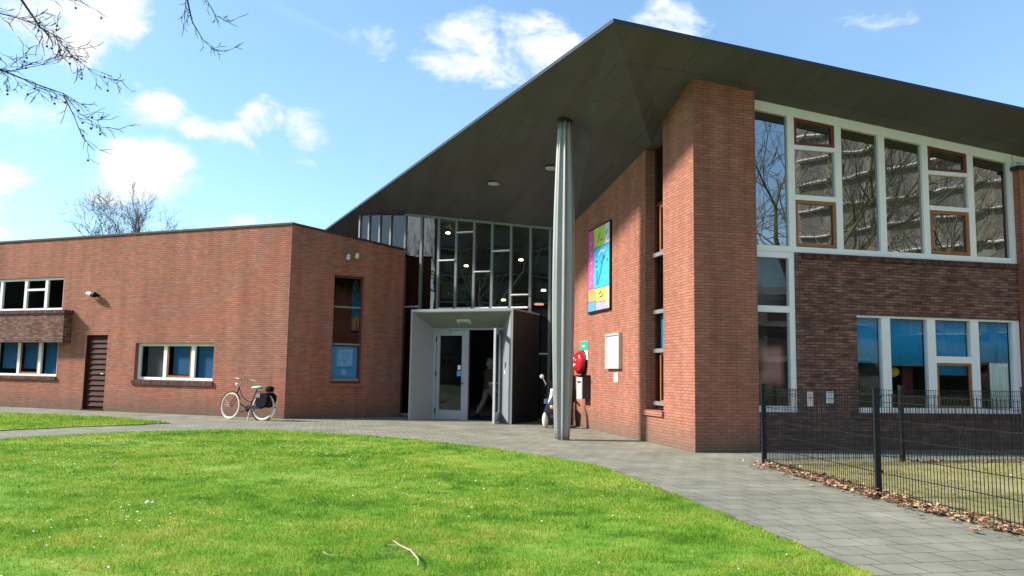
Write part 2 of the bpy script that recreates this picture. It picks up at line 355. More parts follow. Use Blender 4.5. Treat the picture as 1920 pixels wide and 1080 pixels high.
def window(parent, F, u0, u1, z0, top, mull, n=-.08, fw=.07, dep=.07, frame=M_WHITE, gl=M_GLASS, trans=(), sashes=(), mw=.13, sill=None, name='window', label=None, rail=None, edges=(True, True), gap=None):
    """window > pane, sash, sill.  mull: centres; trans: (ua, ub, z, height); sashes: (ua, ub, za, zb(func or number), material)"""
    tf = top if callable(top) else (lambda u: top)
    mb = MB(); rail = rail or fw
    lowz = lambda u: gap[2] if gap and gap[0] < u < gap[1] else z0
    if gap: fbox(mb, F, u0, gap[0], n-dep, n, z0, z0+fw); fbox(mb, F, gap[0], gap[1], n-dep, n, gap[2], gap[2]+fw); fbox(mb, F, gap[1], u1, n-dep, n, z0, z0+fw)
    else: fbox(mb, F, u0, u1, n-dep, n, z0, z0+fw)
    fbox(mb, F, u0, u1, n-dep, n, tf(u0)-rail, tf(u0), tf(u1), tf(u1)-rail)
    for k_, (a, b) in enumerate(((u0, u0+fw), (u1-fw, u1))):
        if edges[k_]: fbox(mb, F, a, b, n-dep-.003, n+.003, z0+.001, tf(a)-.001, tf(b)-.001)
    for c in mull: fbox(mb, F, c-mw/2, c+mw/2, n-dep-.003, n+.003, lowz(c)+.001, tf(c-mw/2)-.001, tf(c+mw/2)-.001)
    for a, b, z, h in trans: fbox(mb, F, a, b, n-dep-.002, n-.004, z-h/2, z+h/2)
    wo = mb.build(name, frame, parent)
    if label: wo['label'] = label
    g = MB(); k = [u0+.01]+list(mull)+[u1-.01]
    for a, b in zip(k[:-1], k[1:]):
        zl = lowz((a+b)/2)+.01; g.poly([F.pt(a, n-dep*.55, zl), F.pt(b, n-dep*.55, zl), F.pt(b, n-dep*.55, tf(b)-.01), F.pt(a, n-dep*.55, tf(a)-.01)])
    g.build('pane', gl, wo)
    for a, b, za, zb, sm in sashes:
        f2 = zb if callable(zb) else (lambda u, zb=zb: zb); s_ = MB(); t_ = .055; q0, q1 = n-dep*.5, n-.012
        fbox(s_, F, a, b, q0, q1, za, za+t_); fbox(s_, F, a, b, q0, q1, f2(a)-t_, f2(a), f2(b), f2(b)-t_)
        fbox(s_, F, a, a+t_, q0+.002, q1+.002, za+.001, f2(a)-.001, f2(a+t_)-.001); fbox(s_, F, b-t_, b, q0+.002, q1+.002, za+.001, f2(b-t_)-.001, f2(b)-.001)
        s_.build('sash', sm, wo)
    if sill:
        s0, s1, zt, h, prot, sm = sill
        sl = MB(); fbox(sl, F, s0, s1, n+.005, prot, zt-h, zt-.004); sl.build('sill', sm, wo)
    return wo
def sheet(name, F, u0, u1, z0, z1, n, material, parent, wav=0., th=.004):
    mb = MB(); k = max(1, int((u1-u0)/.05)) if wav else 1
    for i in range(k):
        a, b = u0+(u1-u0)*i/k, u0+(u1-u0)*(i+1)/k
        na, nb = n+wav*math.sin(i*1.9), n+wav*math.sin((i+1)*1.9)
        P = F.pt
        mb.hexa([P(a, na-th, z0), P(b, nb-th, z0), P(b, nb, z0), P(a, na, z0), P(a, na-th, z1), P(b, nb-th, z1), P(b, nb, z1), P(a, na, z1)])
    return mb.build(name, material, parent, smooth=bool(wav))

# ------------------------------------------------------------------ ground
def flat(name, pts, z, material, kind='structure', depth=None):
    mb = MB(); mb.poly([(x, y, z) for x, y in pts])
    if depth:
        n = len(pts)
        for i in range(n):
            a, b = pts[i], pts[(i+1) % n]; mb.poly([(a[0], a[1], z-depth), (b[0], b[1], z-depth), (b[0], b[1], z), (a[0], a[1], z)])
    o = mb.build(name, material, None); tag(o, kind=kind); return o

def grass_mat(name, cA, cB, cC, scale=1.0, blades=False):
    mt = bpy.data.materials.new(name); mt.use_nodes = True; t = mt.node_tree; L = t.links.new
    b = t.nodes['Principled BSDF']; b.inputs['Roughness'].default_value = .75 if blades else .95; b.inputs['Specular IOR Level'].default_value = .2
    g = t.nodes.new('ShaderNodeNewGeometry')
    n = t.nodes.new('ShaderNodeTexNoise'); n.inputs['Scale'].default_value = .55*scale; n.inputs['Detail'].default_value = 6; n.inputs['Roughness'].default_value = .6; L(g.outputs['Position'], n.inputs['Vector'])
    n2 = t.nodes.new('ShaderNodeTexNoise'); n2.inputs['Scale'].default_value = 3.1*scale; n2.inputs['Detail'].default_value = 4; L(g.outputs['Position'], n2.inputs['Vector'])
    cr_ = t.nodes.new('ShaderNodeValToRGB'); e = cr_.color_ramp.elements
    e[0].position = .40; e[0].color = (*cA, 1); e[1].position = .64; e[1].color = (*cC, 1); k = cr_.color_ramp.elements.new(.5); k.color = (*cB, 1)
    ad = t.nodes.new('ShaderNodeMath'); ad.operation = 'MULTIPLY_ADD'; L(n2.outputs['Fac'], ad.inputs[0]); ad.inputs[1].default_value = .45
    s2 = t.nodes.new('ShaderNodeMath'); s2.operation = 'MULTIPLY'; L(n.outputs['Fac'], s2.inputs[0]); s2.inputs[1].default_value = .6
    L(s2.outputs[0], ad.inputs[2])
    L(ad.outputs[0], cr_.inputs[0])
    last = cr_.outputs[0]
    if blades:
        at = t.nodes.new('ShaderNodeAttribute'); at.attribute_name = 'tone'
        sc = t.nodes.new('ShaderNodeVectorMath'); sc.operation = 'MULTIPLY'; L(last, sc.inputs[0]); L(at.outputs['Color'], sc.inputs[1]); last = sc.outputs[0]
    L(last, b.inputs['Base Color'])
    if blades:
        tl = t.nodes.new('ShaderNodeBsdfTranslucent'); L(last, tl.inputs[0]); mx = t.nodes.new('ShaderNodeMixShader'); mx.inputs[0].default_value = .35
        o = t.nodes['Material Output']; L(b.outputs[0], mx.inputs[1]); L(tl.outputs[0], mx.inputs[2]); L(mx.outputs[0], o.inputs[0])
    MATS[name] = mt
    return mt
G_A, G_B, G_C = (.105, .255, .018), (.195, .39, .032), (.35, .45, .07)
M_LAWN = grass_mat('lawn_soil', tuple(v*.7 for v in G_A), tuple(v*.7 for v in G_B), tuple(v*.75 for v in G_C))
M_BLADE = grass_mat('grass_blade', G_A, G_B, G_C, blades=True)
M_BLADEY = grass_mat('dry_grass_blade', (.20, .22, .05), (.30, .30, .09), (.42, .38, .16), blades=True)
M_THIN = grass_mat('thin_grass', (.17, .17, .06), (.27, .25, .10), (.36, .31, .16), scale=2.2)
M_FAR = grass_mat('far_ground', (.09, .15, .03), (.12, .19, .04), (.17, .2, .07))
M_EARTH = mat('bare_earth', (.17, .13, .085), .95, noise=.35, nscale=9, bump=.6)
M_GRAVEL = mat('mossy_gravel', (.17, .18, .135), .95, noise=.4, nscale=14, bump=.5)

flat('ground', [(-400, -400), (400, -400), (400, 400), (-400, 400)], -.03, M_FAR)
flat('pavement', [(-24, 5), (-24, 20), (-24, 40), (26, 40), (26, 19), (26, 4), (9, -12), (4, -12), (-9, 5)], 0, M_PAVE, depth=.1)
lawn_pts = [(-22, 2), (-13, 8.6), (-10.6, 12.6), (-9.47, 14.43), (-9.23, 14.93), (-8.62, 15.94), (-7.85, 16.95), (-6.65, 17.85), (-5.7, 18.08), (-4.83, 17.94), (-3.8, 17.5), (-2.79, 16.87), (-1.8, 16.15), (-0.95, 15.35),
            (-.2, 14.5), (0.4, 13.6), (.9, 12.95), (1.24, 12.32), (1.46, 11.5), (1.66, 10.47), (1.82, 9.6), (1.96, 8.82), (2.21, 7.37), (2.37, 6.43), (2.48, 5.77), (2.7, 4), (2.9, 0), (2.9, -12), (-22, -12)]
def ragged(pts, amp, step=.12):
    o = []
    for i in range(len(pts)):
        a, b = Vector((*pts[i], 0)), Vector((*pts[(i+1) % len(pts)], 0)); n = max(1, int((b-a).length/step)) if (b-a).length < 4 else 1
        for k in range(n):
            q = a.lerp(b, k/n); o.append((q.x+random.uniform(-amp, amp), q.y+random.uniform(-amp, amp)))
    return o
edge_pts = ragged([(x+(.07 if x > -9 else 0), y+.06) for x, y in lawn_pts], .03)
flat('lawn_edge', edge_pts, .006, M_EARTH)
lawn_r = ragged(lawn_pts, .035)
flat('lawn', lawn_r, .022, M_LAWN, depth=.022)
lawn2_pts = [(-15.41, 23.37), (-14.18, 22.85), (-12.77, 22.72), (-11.13, 22.11), (-9.73, 21.24), (-8.29, 20.05), (-8.86, 19.1), (-9.58, 18.36), (-10.5, 16.97), (-10.95, 16.3), (-13, 13.5), (-16, 10.5), (-22, 8), (-22, 25.5)]
lawn2_r = ragged(lawn2_pts, .03)
flat('side_lawn', lawn2_r, .02, M_LAWN, depth=.02)
encl = [(3.86, 12.72), (4.02, 11), (4.16, 9.46), (4.5, 7.37), (4.95, 5.2), (5.4, 2), (26, 2), (26, 16.4), (9.0, 13.78), (6.48, 13.46), (5.55, 13.32), (4.25, 13.05)]
flat('play_yard', ragged(encl, .02), .014, M_THIN)
flat('gravel_strip', [(4.25, 13.05), (5.55, 13.32), (6.48, 13.46), (9.0, 13.78), (26, 16.4), (26, 20), (4.46, 15.15), (4.30, 14.9), (4.2, 13.6)], .010, M_GRAVEL)

def inside(P, poly):
    x, y = P[:, 0], P[:, 1]; r = np.zeros(len(P), bool); n = len(poly)
    for i in range(n):
        x0, y0 = poly[i]; x1, y1 = poly[(i+1) % n]
        if y0 == y1: continue
        c = ((y0 > y) != (y1 > y)) & (x < (x1-x0)*(y-y0)/(y1-y0)+x0); r ^= c
    return r
def in_view(P, marg=4.5):     # the lawn in front of the photographer and some metres to either side
    return (np.abs(P[:, 0]) < .64*P[:, 1]+marg) & (P[:, 1] > 3.0)
def blades(name, poly, bands, z, label, mt, sdh=.25):
    V = []; T = []; base = 0
    for (y0, y1, x0, x1, den, h, wd) in bands:
        n = int((y1-y0)*(x1-x0)*den); P = np.stack([RNG.uniform(x0, x1, n), RNG.uniform(y0, y1, n)], 1)
        P = P[inside(P, poly) & in_view(P)]; 
        wear = np.sin(P[:, 0]*.95+1.2+.8*np.sin(P[:, 1]*.6))*np.sin(P[:, 1]*1.15+P[:, 0]*.35)+.35*np.sin(P[:, 0]*4.1+P[:, 1]*2.2)*np.sin(P[:, 1]*5.3)
        P = P[(wear < .72) | (RNG.random(len(P)) < .38)]; n = len(P)
        # clumping
        cl = .5+.5*np.sin(P[:, 0]*3.1+1.7*np.sin(P[:, 1]*2.3))*np.sin(P[:, 1]*3.7+1.3*np.sin(P[:, 0]*2.9))
        hh = h*(.45+.75*RNG.random(n))*(.75+.5*cl); a = RNG.uniform(0, 2*np.pi, n); ww = wd*(.6+.8*RNG.random(n))/2
        le = RNG.uniform(0, 2*np.pi, n); lm = hh*RNG.uniform(.15, .9, n)
        b0 = np.stack([P[:, 0]-ww*np.cos(a), P[:, 1]-ww*np.sin(a), np.full(n, z)], 1); b1 = np.stack([P[:, 0]+ww*np.cos(a), P[:, 1]+ww*np.sin(a), np.full(n, z)], 1)
        tp = np.stack([P[:, 0]+lm*np.cos(le), P[:, 1]+lm*np.sin(le), z+hh], 1)
        V.append(np.stack([b0, b1, tp], 1).reshape(-1, 3))
        br_ = RNG.uniform(.62, 1.3, n); yl = (RNG.random(n) < .07)
        c = np.stack([br_*(1+.5*RNG.random(n)*.5+yl*.9), br_, br_*(1+yl*.8), np.ones(n)], 1)
        T.append(np.repeat(c, 3, axis=0))
    V = np.concatenate(V); T = np.concatenate(T); nt_ = len(V)//3
    me = bpy.data.meshes.new(name); me.vertices.add(len(V)); me.vertices.foreach_set('co', V.ravel().astype(np.float32))
    me.loops.add(len(V)); me.loops.foreach_set('vertex_index', np.arange(len(V), dtype=np.int32))
    me.polygons.add(nt_); me.polygons.foreach_set('loop_start', np.arange(0, len(V), 3, dtype=np.int32)); me.update()
    ca = me.color_attributes.new('tone', 'FLOAT_COLOR', 'POINT'); ca.data.foreach_set('color', T.ravel().astype(np.float32))
    me.materials.append(mt); o = bpy.data.objects.new(name, me); COL.objects.link(o); tag(o, label, 'grass', kind='stuff'); return o
blades('lawn_grass', lawn_r, [(3.0, 7, -9.5, 4, 5200, .032, .0055), (7, 9.5, -11, 4, 3400, .032, .007), (9.5, 13, -13.5, 3, 1900, .032, .010), (13, 18.3, -13.5, 2, 1000, .032, .015)], .02,
       'short bright green grass of the wide front lawn', M_BLADE)
blades('side_lawn_grass', lawn2_r, [(8, 24.5, -21, -8, 600, .045, .02)], .018, 'strip of green grass between the path and the low wing', M_BLADE)
blades('yard_grass', encl, [(4.2, 9.5, 4.1, 9, 500, .03, .007), (9.5, 14, 4, 10, 350, .03, .009)], .012, 'sparse yellowish grass behind the black mesh fence', M_BLADEY)
# daisies
P = np.stack([RNG.uniform(-11, 3, 9000), RNG.uniform(5, 18, 9000)], 1); cl = np.sin(P[:, 0]*1.1+2)*np.sin(P[:, 1]*.9+P[:, 0]*.4)+RNG.normal(0, .5, 9000)
P = P[inside(P, lawn_pts) & (cl > .75)][:1500]
mb = MB()
for x, y in P:
    r = random.uniform(.004, .010); z = .045+random.uniform(0, .012); tx, ty = random.uniform(-.4, .4), random.uniform(-.4, .4); p0 = len(mb.v)
    for k in range(6): a = k*math.pi/3; mb.v.append((x+r*math.cos(a), y+r*math.sin(a), z+r*(math.cos(a)*tx+math.sin(a)*ty)))
    mb.f.append(tuple(range(p0, p0+6)))
tag(mb.build('daisies', mat('daisy_white', (.8, .8, .74), .8), uv=False), 'tiny white daisies scattered over the front lawn', 'flowers', kind='stuff')
# dead leaves
M_LEAF = bpy.data.materials.new('dead_leaf'); M_LEAF.use_nodes = True; t = M_LEAF.node_tree
oi = t.nodes.new('ShaderNodeNewGeometry'); rr = t.nodes.new('ShaderNodeValToRGB'); e = rr.color_ramp.elements
e[0].color = (.14, .06, .03, 1); e[1].color = (.66, .46, .30, 1); k = e.new(.5); k.color = (.42, .22, .12, 1)
t.links.new(oi.outputs['Random Per Island'], rr.inputs[0]); t.links.new(rr.outputs[0], t.nodes['Principled BSDF'].inputs['Base Color']); t.nodes['Principled BSDF'].inputs['Roughness'].default_value = .8
def leaf(mb, x, y, z, s):
    a = random.uniform(0, 6.28); c_, s_ = math.cos(a), math.sin(a); tl = random.uniform(-.7, .7); tm = random.uniform(-.6, .6); cu = random.uniform(.1, .5); k = len(mb.v)
    for u, v in ((-1, 0), (-.35, .42), (-.45, .75), (.15, .5), (.5, .62), (1, 0), (.45, -.66), (.1, -.45), (-.45, -.7), (-.3, -.35)):
        u *= s*.5; v *= s*.5; h = abs(u*tl+v*tm)+cu*(v*v+u*u)/s*2
        mb.v.append((x+u*c_-v*s_, y+u*s_+v*c_, z+h))
    mb.f.append((k, k+1, k+8, k+9)); mb.f.append((k+1, k+2, k+3)); mb.f.append((k+1, k+3, k+7, k+8)); mb.f.append((k+3, k+4, k+5, k+6, k+7))
mb = MB()
fl = [(3.93, 12.70), (4.08, 11.1), (4.227, 9.466), (4.567, 7.371), (4.9, 5.6), (5.2, 4)]
for i in range(len(fl)-1):
    a, b = Vector((*fl[i], 0)), Vector((*fl[i+1], 0)); n = int((b-a).length*165)
    for k in range(n):
        q = a.lerp(b, random.random()); leaf(mb, q.x+random.gauss(-.02, .06+.05*math.sin(k*.37)**2)*random.choice((1, 1, 1, 2)), q.y+random.gauss(0, .05), .012+abs(random.gauss(0, .028)), random.uniform(.04, .10))
for k in range(260): leaf(mb, random.uniform(6.3, 10.5), 13.40+random.gauss(.05, .08), .02, random.uniform(.04, .09)); mb.v[-10:] = [(x, y+(x-6.5)*.12, z) for x, y, z in mb.v[-10:]]
for k in range(70): leaf(mb, random.uniform(4.3, 8), random.uniform(7, 13), .02, random.uniform(.03, .07))
tag(mb.build('leaf_litter', M_LEAF, uv=False), 'brown fallen leaves drifted along the foot of the mesh fence', 'leaves', kind='stuff')
mb = MB()
for k in range(60):
    x, y = random.uniform(-8, 2.3), random.uniform(5.6, 17)
    if inside(np.array([[x, y]]), lawn_pts)[0]: leaf(mb, x, y, .05, random.uniform(.03, .055))
tag(mb.build('scattered_leaves', M_LEAF, uv=False), 'a few dry leaves scattered on the front lawn', 'leaves', kind='stuff')

# ------------------------------------------------------------------ the building
bld = empty('school_building', (-1.0, 24.0, 0), 'angular orange brick school with a wedge roof over its glazed entrance', 'building')
# low wing
ztS = lin(0, 5.43, 3.5, 5.02)
opsL = [(-12.6, -8.78, 3.14, 4.20), (-12.4, -8.83, 1.02, 2.30), (-7.62, -6.73, -.05, 2.33), (-5.57, -2.56, .97, 2.08)]
mb = MB(); wall(mb, FL, -17, 0, 5.43, opsL); wall(mb, FS, 0, 3.5, ztS, [(1.30, 2.22, .99, 4.10)])
mb.poly([FS.pt(3.5, 0, -.1), FS.pt(3.5, 0, 5.02), FC.pt(-.05, -.1, 5.02), FC.pt(-.05, -.1, -.1)])
mb.build('wing_wall', M_BRICK, bld)
mb = MB(); fbox(mb, FL, -17, .045, -.34, .035, 5.43, 5.485); fbox(mb, FS, -.02, 3.52, -.34, .032, 5.432, 5.488, 5.078, 5.022)
mb.build('coping', M_COPE, bld)
mb = MB(); mb.poly([(-6.22, 22.9, 4.95), (-21.8, 29.2, 4.95), (-18, 38, 4.95), (-4, 38, 4.95), (-3.2, 24.9, 4.95)]); mb.build('wing_roof', M_COPE, bld)
mb = MB()
for a, b, h in (((-21.98, 28.98), (-18, 38), 5), ((-18, 38), (-9, 38), 5), ((-9, 38), (6, 38), 4.8), ((6, 38), (26, 36), 5), ((26, 36), (24, 19.2), 5), ((-3.2, 26), (-4.5, 38), 4.9)):
    mb.poly([(a[0], a[1], -.1), (b[0], b[1], -.1), (b[0], b[1], h), (a[0], a[1], h)])
mb.build('back_wall', M_INTD, bld)
# dark brick bay panel on the wing
mb = MB(); fbox(mb, FL, -12.9, -8.30, .002, .30, 2.09, 3.00); mb.build('bay_panel', M_DARK, bld)
mb = MB(); fbox(mb, FL, -12.93, -8.26, .002, .34, 3.001, 3.11); mb.build('bay_capping', M_SOLDIER, bld)
# wing windows
window(bld, FL, -12.6, -8.79, 3.14, 4.19, [-11.72, -10.57, -9.62], n=-.06, trans=[(-10.5, -9.68, 3.82, .07)], mw=.12, label='upper white window of the low wing')
wl = window(bld, FL, -12.4, -8.84, 1.02, 2.30, [-11.70, -10.66, -9.70], n=-.06, mw=.12, sashes=[(-10.6, -9.76, 1.09, 2.29, M_WOOD)], sill=(-12.5, -8.8, 1.01, .10, .06, M_SOLDIER), label='lower white window of the low wing under the dark brick panel')
sheet('blind', FL, -12.3, -11.78, 1.05, 2.2, -.22, M_BLUED, wl); sheet('blind', FL, -11.6, -10.75, 1.25, 2.2, -.22, M_BLUED, wl); sheet('blind', FL, -10.6, -9.8, 1.25, 2.2, -.22, M_BLUED, wl); sheet('blind', FL, -9.62, -8.9, 1.05, 2.2, -.22, M_BLUED, wl)
wr = window(bld, FL, -5.56, -2.57, .985, 2.075, [-4.50, -3.44], n=-.13, mw=.13, fw=.08, sashes=[(-4.43, -3.51, 1.07, 2.06, M_WOOD)], sill=(-5.62, -2.52, .97, .13, .05, M_SOLDIER), label='white three-light window near the bicycle')
sheet('blind', FL, -4.3, -3.6, 1.15, 2.05, -.26, M_BLUED, wr); sheet('blind', FL, -3.35, -2.7, 1.0, 2.05, -.26, M_BLUED, wr)
sheet('blind', FL, -5.35, -4.6, 1.0, 2.05, -.30, M_INT, wr)
# louvred door
mb = MB(); fbox(mb, FL, -7.60, -6.75, -.16, -.12, .02, 2.31)
for k in range(13):
    z = .16+k*.163; P_ = FL.pt
    mb.hexa([P_(-7.53, -.12, z), P_(-6.82, -.12, z), P_(-6.82, -.07, z-.02), P_(-7.53, -.07, z-.02), P_(-7.53, -.12, z+.115), P_(-6.82, -.12, z+.115), P_(-6.82, -.115, z+.115), P_(-7.53, -.115, z+.115)])
dr_ = mb.build('door', M_BROWN, bld); dr_['label'] = 'dark brown louvred door of the low wing'
mb = MB(); mb.tube(FL.pt(-6.86, -.10, 1.13), FL.pt(-6.86, -.03, 1.13), .02); mb.tube(FL.pt(-6.86, -.04, 1.13), FL.pt(-6.97, -.04, 1.13), .012); mb.build('handle', M_STEEL, dr_)
mb = MB(); fbox(mb, FL, -7.62, -7.60, -.2, -.02, 0, 2.31); fbox(mb, FL, -6.75, -6.73, -.2, -.02, 0, 2.31); fbox(mb, FL, -7.62, -6.73, -.2, -.022, 2.31, 2.328); fbox(mb, FL, -7.66, -6.69, -.2, .03, -.02, .03)
mb.build('door_frame', M_BROWN, bld)
# oblique window
ws = window(bld, FS, 1.30, 2.22, 1.0, 4.09, [], n=-.10, gl=M_GLASSD, frame=M_REDWOOD, fw=.045, trans=[(1.34, 2.18, 3.19, .05), (1.34, 2.18, 2.11, .05)], sill=(1.24, 2.24, .99, .10, .05, M_BRICK), label='tall narrow window of the oblique brick face')
for za, zb in ((3.165, 3.215), (2.085, 2.135), (1.05, 1.12)):
    mb = MB(); fbox(mb, FS, 1.345, 2.175, -.098, -.07, za, zb); mb.build('rail', M_GREY, ws)
sheet('blind', FS, 1.36, 2.16, 1.12, 2.05, -.20, M_BLUE, ws)

# tall block: side wall with slot, tower, long front
zT = lambda u: np.interp(u, [0, 1.39, 2.33, 7.43, 9.2], [6.85, 6.48, 6.13, 5.5, 5.48])
mb = MB()
wall(mb, FT, .004, 1.40, lin(0, 6.86, 1.40, 6.48), th=.34); wall(mb, FT, 1.40, 2.33, .62, th=.34); wall(mb, FT, 2.33, 7.43, lin(2.33, 6.14, 7.43, 5.51), th=.34); wall(mb, FT, 7.43, 9.25, lin(7.43, 5.51, 9.25, 5.48), th=.34)
mb.build('side_wall', M_BRICK, bld)
mb = MB(); wall(mb, FW, .002, 1.26, lin(0, 6.86, 1.26, 6.75), th=.34)
mb.build('brick_tower', M_BRICK, bld)
wt = window(bld, FT, 1.36, 2.33, .68, 6.2, [], n=-.22, frame=M_BROWN, fw=.07, gl=M_GLASS, trans=[(1.4, 2.3, 4.93, .07), (1.4, 2.3, 3.86, .07), (1.4, 2.3, 2.67, .07), (1.4, 2.3, 1.86, .07)],
            sashes=[(1.45, 2.12, 3.9, 4.9, M_WOOD), (1.45, 2.12, .80, 1.82, M_WOOD)], sill=(1.38, 2.46, .66, .11, .05, M_BRICK), label='tall slot window in the side wall beside the brick tower')
for z in (3.86, 2.67, 1.87, .80):
    mb = MB(); fbox(mb, FT, 1.405, 2.325, -.217, -.15, z-.05, z+.03); mb.build('rail', M_GREY, wt)
sheet('blind', FT, 1.43, 2.22, 1.92, 2.6, -.30, M_BLUE, wt)
mb = MB()
for a in range(13):
    t0_, t1_ = math.pi*(.5+a/13), math.pi*(.5+(a+1)/13); P_ = FT.pt
    mb.hexa([P_(1.86-.22*math.cos(t0_)*-1, -.298, 2.26+.26*math.sin(t0_)), P_(1.86-.22*math.cos(t1_)*-1, -.298, 2.26+.26*math.sin(t1_)), P_(1.86+.13*math.cos(t1_), -.298, 2.26+.16*math.sin(t1_)), P_(1.86+.13*math.cos(t0_), -.298, 2.26+.16*math.sin(t0_)),
             P_(1.86+.22*math.cos(t0_), -.286, 2.26+.26*math.sin(t0_)), P_(1.86+.22*math.cos(t1_), -.286, 2.26+.26*math.sin(t1_)), P_(1.86+.13*math.cos(t1_), -.286, 2.26+.16*math.sin(t1_)), P_(1.86+.13*math.cos(t0_), -.286, 2.26+.16*math.sin(t0_))])
YEL = mat('yellow_paint', (.75, .55, .03), .6)
mb.build('window_picture', YEL, wt)
# long front
ztop = lin(1.34, 6.68, 7.51, 5.99)
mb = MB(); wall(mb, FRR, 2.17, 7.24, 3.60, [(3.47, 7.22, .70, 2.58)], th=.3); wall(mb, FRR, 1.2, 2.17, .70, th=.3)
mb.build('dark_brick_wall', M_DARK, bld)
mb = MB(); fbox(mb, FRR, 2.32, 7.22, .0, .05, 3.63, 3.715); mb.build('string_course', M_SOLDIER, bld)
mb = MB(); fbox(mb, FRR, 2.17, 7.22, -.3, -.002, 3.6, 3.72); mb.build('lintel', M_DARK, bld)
mb = MB(); fbox(mb, FRR, 7.22, 9.6, -.28, .16, -.1, 5.66); mb.build('brick_pier', M_BRICK, bld)
mb = MB(); fbox(mb, FRR, 7.16, 9.62, -.30, .20, 5.662, 5.74); mb.build('pier_capping', M_COPE, bld)
mb = MB(); wall(mb, FRR, 9.6, 20, lin(1.34, 6.68, 7.51, 5.99), [(10.6, 14.5, .7, 2.58), (10.6, 16.5, 3.75, 4.7)]); mb.build('end_wall', M_BRICK, bld)
mul = [2.15, 3.175, 4.145, 5.135, 6.20]
wu = window(bld, FRR, 1.262, 7.22, 3.735, ztop, mul, n=-.02, fw=.11, rail=.19, dep=.10, mw=.14, gl=M_GLASSU, edges=(False, True),
       trans=[(2.2, 3.12, 5.80, .085), (2.2, 3.12, 4.81, .10), (5.18, 6.14, 5.51, .08), (5.18, 6.14, 4.785, .09)],
       sashes=[(2.23, 3.10, 5.85, lambda u: ztop(u)-.19, M_REDWOOD), (2.23, 3.10, 3.86, 4.75, M_WOOD), (5.22, 6.12, 5.56, lambda u: ztop(u)-.19, M_REDWOOD), (5.22, 6.12, 3.86, 4.73, M_WOOD)], label='wide white upper window under the sloping roof')
window(bld, FRR, 7.24, 12, 5.76, ztop, [], n=-.02, fw=.08, rail=.14, dep=.10, gl=M_GLASSU, label='white high window above the brick pier')
window(bld, FRR, 1.262, 2.17, .71, 3.73, [], n=-.021, fw=.115, dep=.10, trans=[(1.3, 2.08, 2.635, .12)], edges=(False, True), label='narrow white window beside the brick tower')
wlo = window(bld, FRR, 3.475, 7.215, .705, 2.575, [4.135, 5.155, 6.155, 7.15], n=-.04, fw=.10, rail=.04, dep=.10, mw=.19, edges=(False, False),
       trans=[(5.22, 6.1, 1.755, .13)], sashes=[(5.25, 6.06, .80, 1.69, M_WOOD)], sill=(3.3, 7.25, .70, .09, .06, M_SOLDIER), label='wide white ground-floor window with blue blinds')
for a, b, z in ((3.5, 4.03, 1.66), (4.24, 5.05, 1.62), (5.26, 6.05, 1.45), (6.26, 7.05, 1.72)): sheet('blind', FRR, a, b, z, 2.56, -.16, M_BLUE, wlo, wav=.006)
sheet('curtain', FRR, 6.60, 7.04, .75, 2.0, -.18, M_CURT, wlo, wav=.02)
sheet('curtain', FRR, 4.78, 5.02, .75, 2.0, -.45, mat('maroon_cloth', (.12, .015, .02), .9), wlo, wav=.02)
# furniture / things just inside the lower window
mb = MB(); mb.blob(FRR.pt(4.55, -.45, 1.50), (.16, .10, .11), FRR.ax()); o = mb.build('paper_lantern', mat('orange_paper', (.8, .42, .02), .7), None, base=FRR.pt(4.55, -.45, 1.1)); tag(o, 'small orange paper lantern inside the ground-floor window', 'decoration')
# roof -------------------------------------------------------------
P0 = Vector((1.636, 13.15, 7.279)); Q = Vector((2.865, 16.59, 6.158))
Cp = lambda u, z, n=.0: FC.pt(u, n, z)
Mc = Vector((-3.442, 25.538, 6.37)); C49 = Cp(4.9, 5.66, .06); K = Cp(5.06, 5.60, .06)
T74 = FT.pt(7.43, .0, 5.50); T233 = FT.pt(2.33, .0, 6.13); T139 = FT.pt(1.40, .0, 6.47); TT0 = Vector((3.30, 14.63, 6.86)); R13 = FW.pt(1.26, .0, 6.745)
F1 = Vector((9.532, 14.762, 6.399)); dF = (F1-P0).normalized(); F2 = P0+dF*18.5
RA = FRR.pt(1.26, .0, ztop(1.26)); RB = FRR.pt(18, .0, ztop(18))
E2 = Vector((-8.80, 33.08, 6.27)); EM = Vector((-6.80, 29.26, 6.46)); B1 = Vector((-11.5, 38.5, 6.0)); B2 = Vector((6, 38.5, 4.9)); B3 = Vector((14, 34, 5.2)); RBk = RB+Vector((-1, 12, 0)); TK = FT.pt(9.25, 0, 5.49)
roof_pts = [P0, E2, Mc, C49, K, T74, T233, Q, T139, TT0, R13, RA, RB, F2, B1, B2, B3, RBk, TK]
ix = {id(p): i for i, p in enumerate(roof_pts)}
tris = [(P0, Mc, E2), (P0, C49, Mc), (P0, K, C49), (P0, T74, K), (P0, T233, T74), (P0, Q, T233), (P0, T139, Q), (P0, TT0, T139), (P0, R13, TT0), (P0, RA, R13), (P0, F2, RA), (F2, RB, RA),
        (E2, Mc, B1), (Mc, B2, B1), (Mc, C49, B2), (C49, TK, B2), (C49, K, TK), (K, T74, TK), (TK, B3, B2), (T233, B3, TK), (T74, T233, TK), (T233, Q, B3), (Q, RBk, B3), (Q, RB, RBk), (Q, RA, RB), (Q, T139, RA), (T139, TT0, RA), (TT0, R13, RA)]
mbS = MB(); mbT = MB()
for t_ in tris: mbS.f.append(tuple(ix[id(p)] for p in t_)); mbT.f.append(tuple(reversed([ix[id(p)] for p in t_])))
mbS.v = [tuple(p+Vector((0, 0, .0))) for p in roof_pts]; mbT.v = [tuple(p+Vector((0, 0, .055))) for p in roof_pts]
M_SOFF = brick('soffit_panel', (.104, .098, .106), (.100, .094, .102), (.064, .059, .059), bw=2.44, rh=1.22, ms=.010, stain=.07, vary=.06, rough=.62, rot=R_(-12.5), bumpd=.003)
rf = mbS.build('roof', M_SOFF, bld); mbT.build('roof_top', M_COPE, rf)
mb = MB()
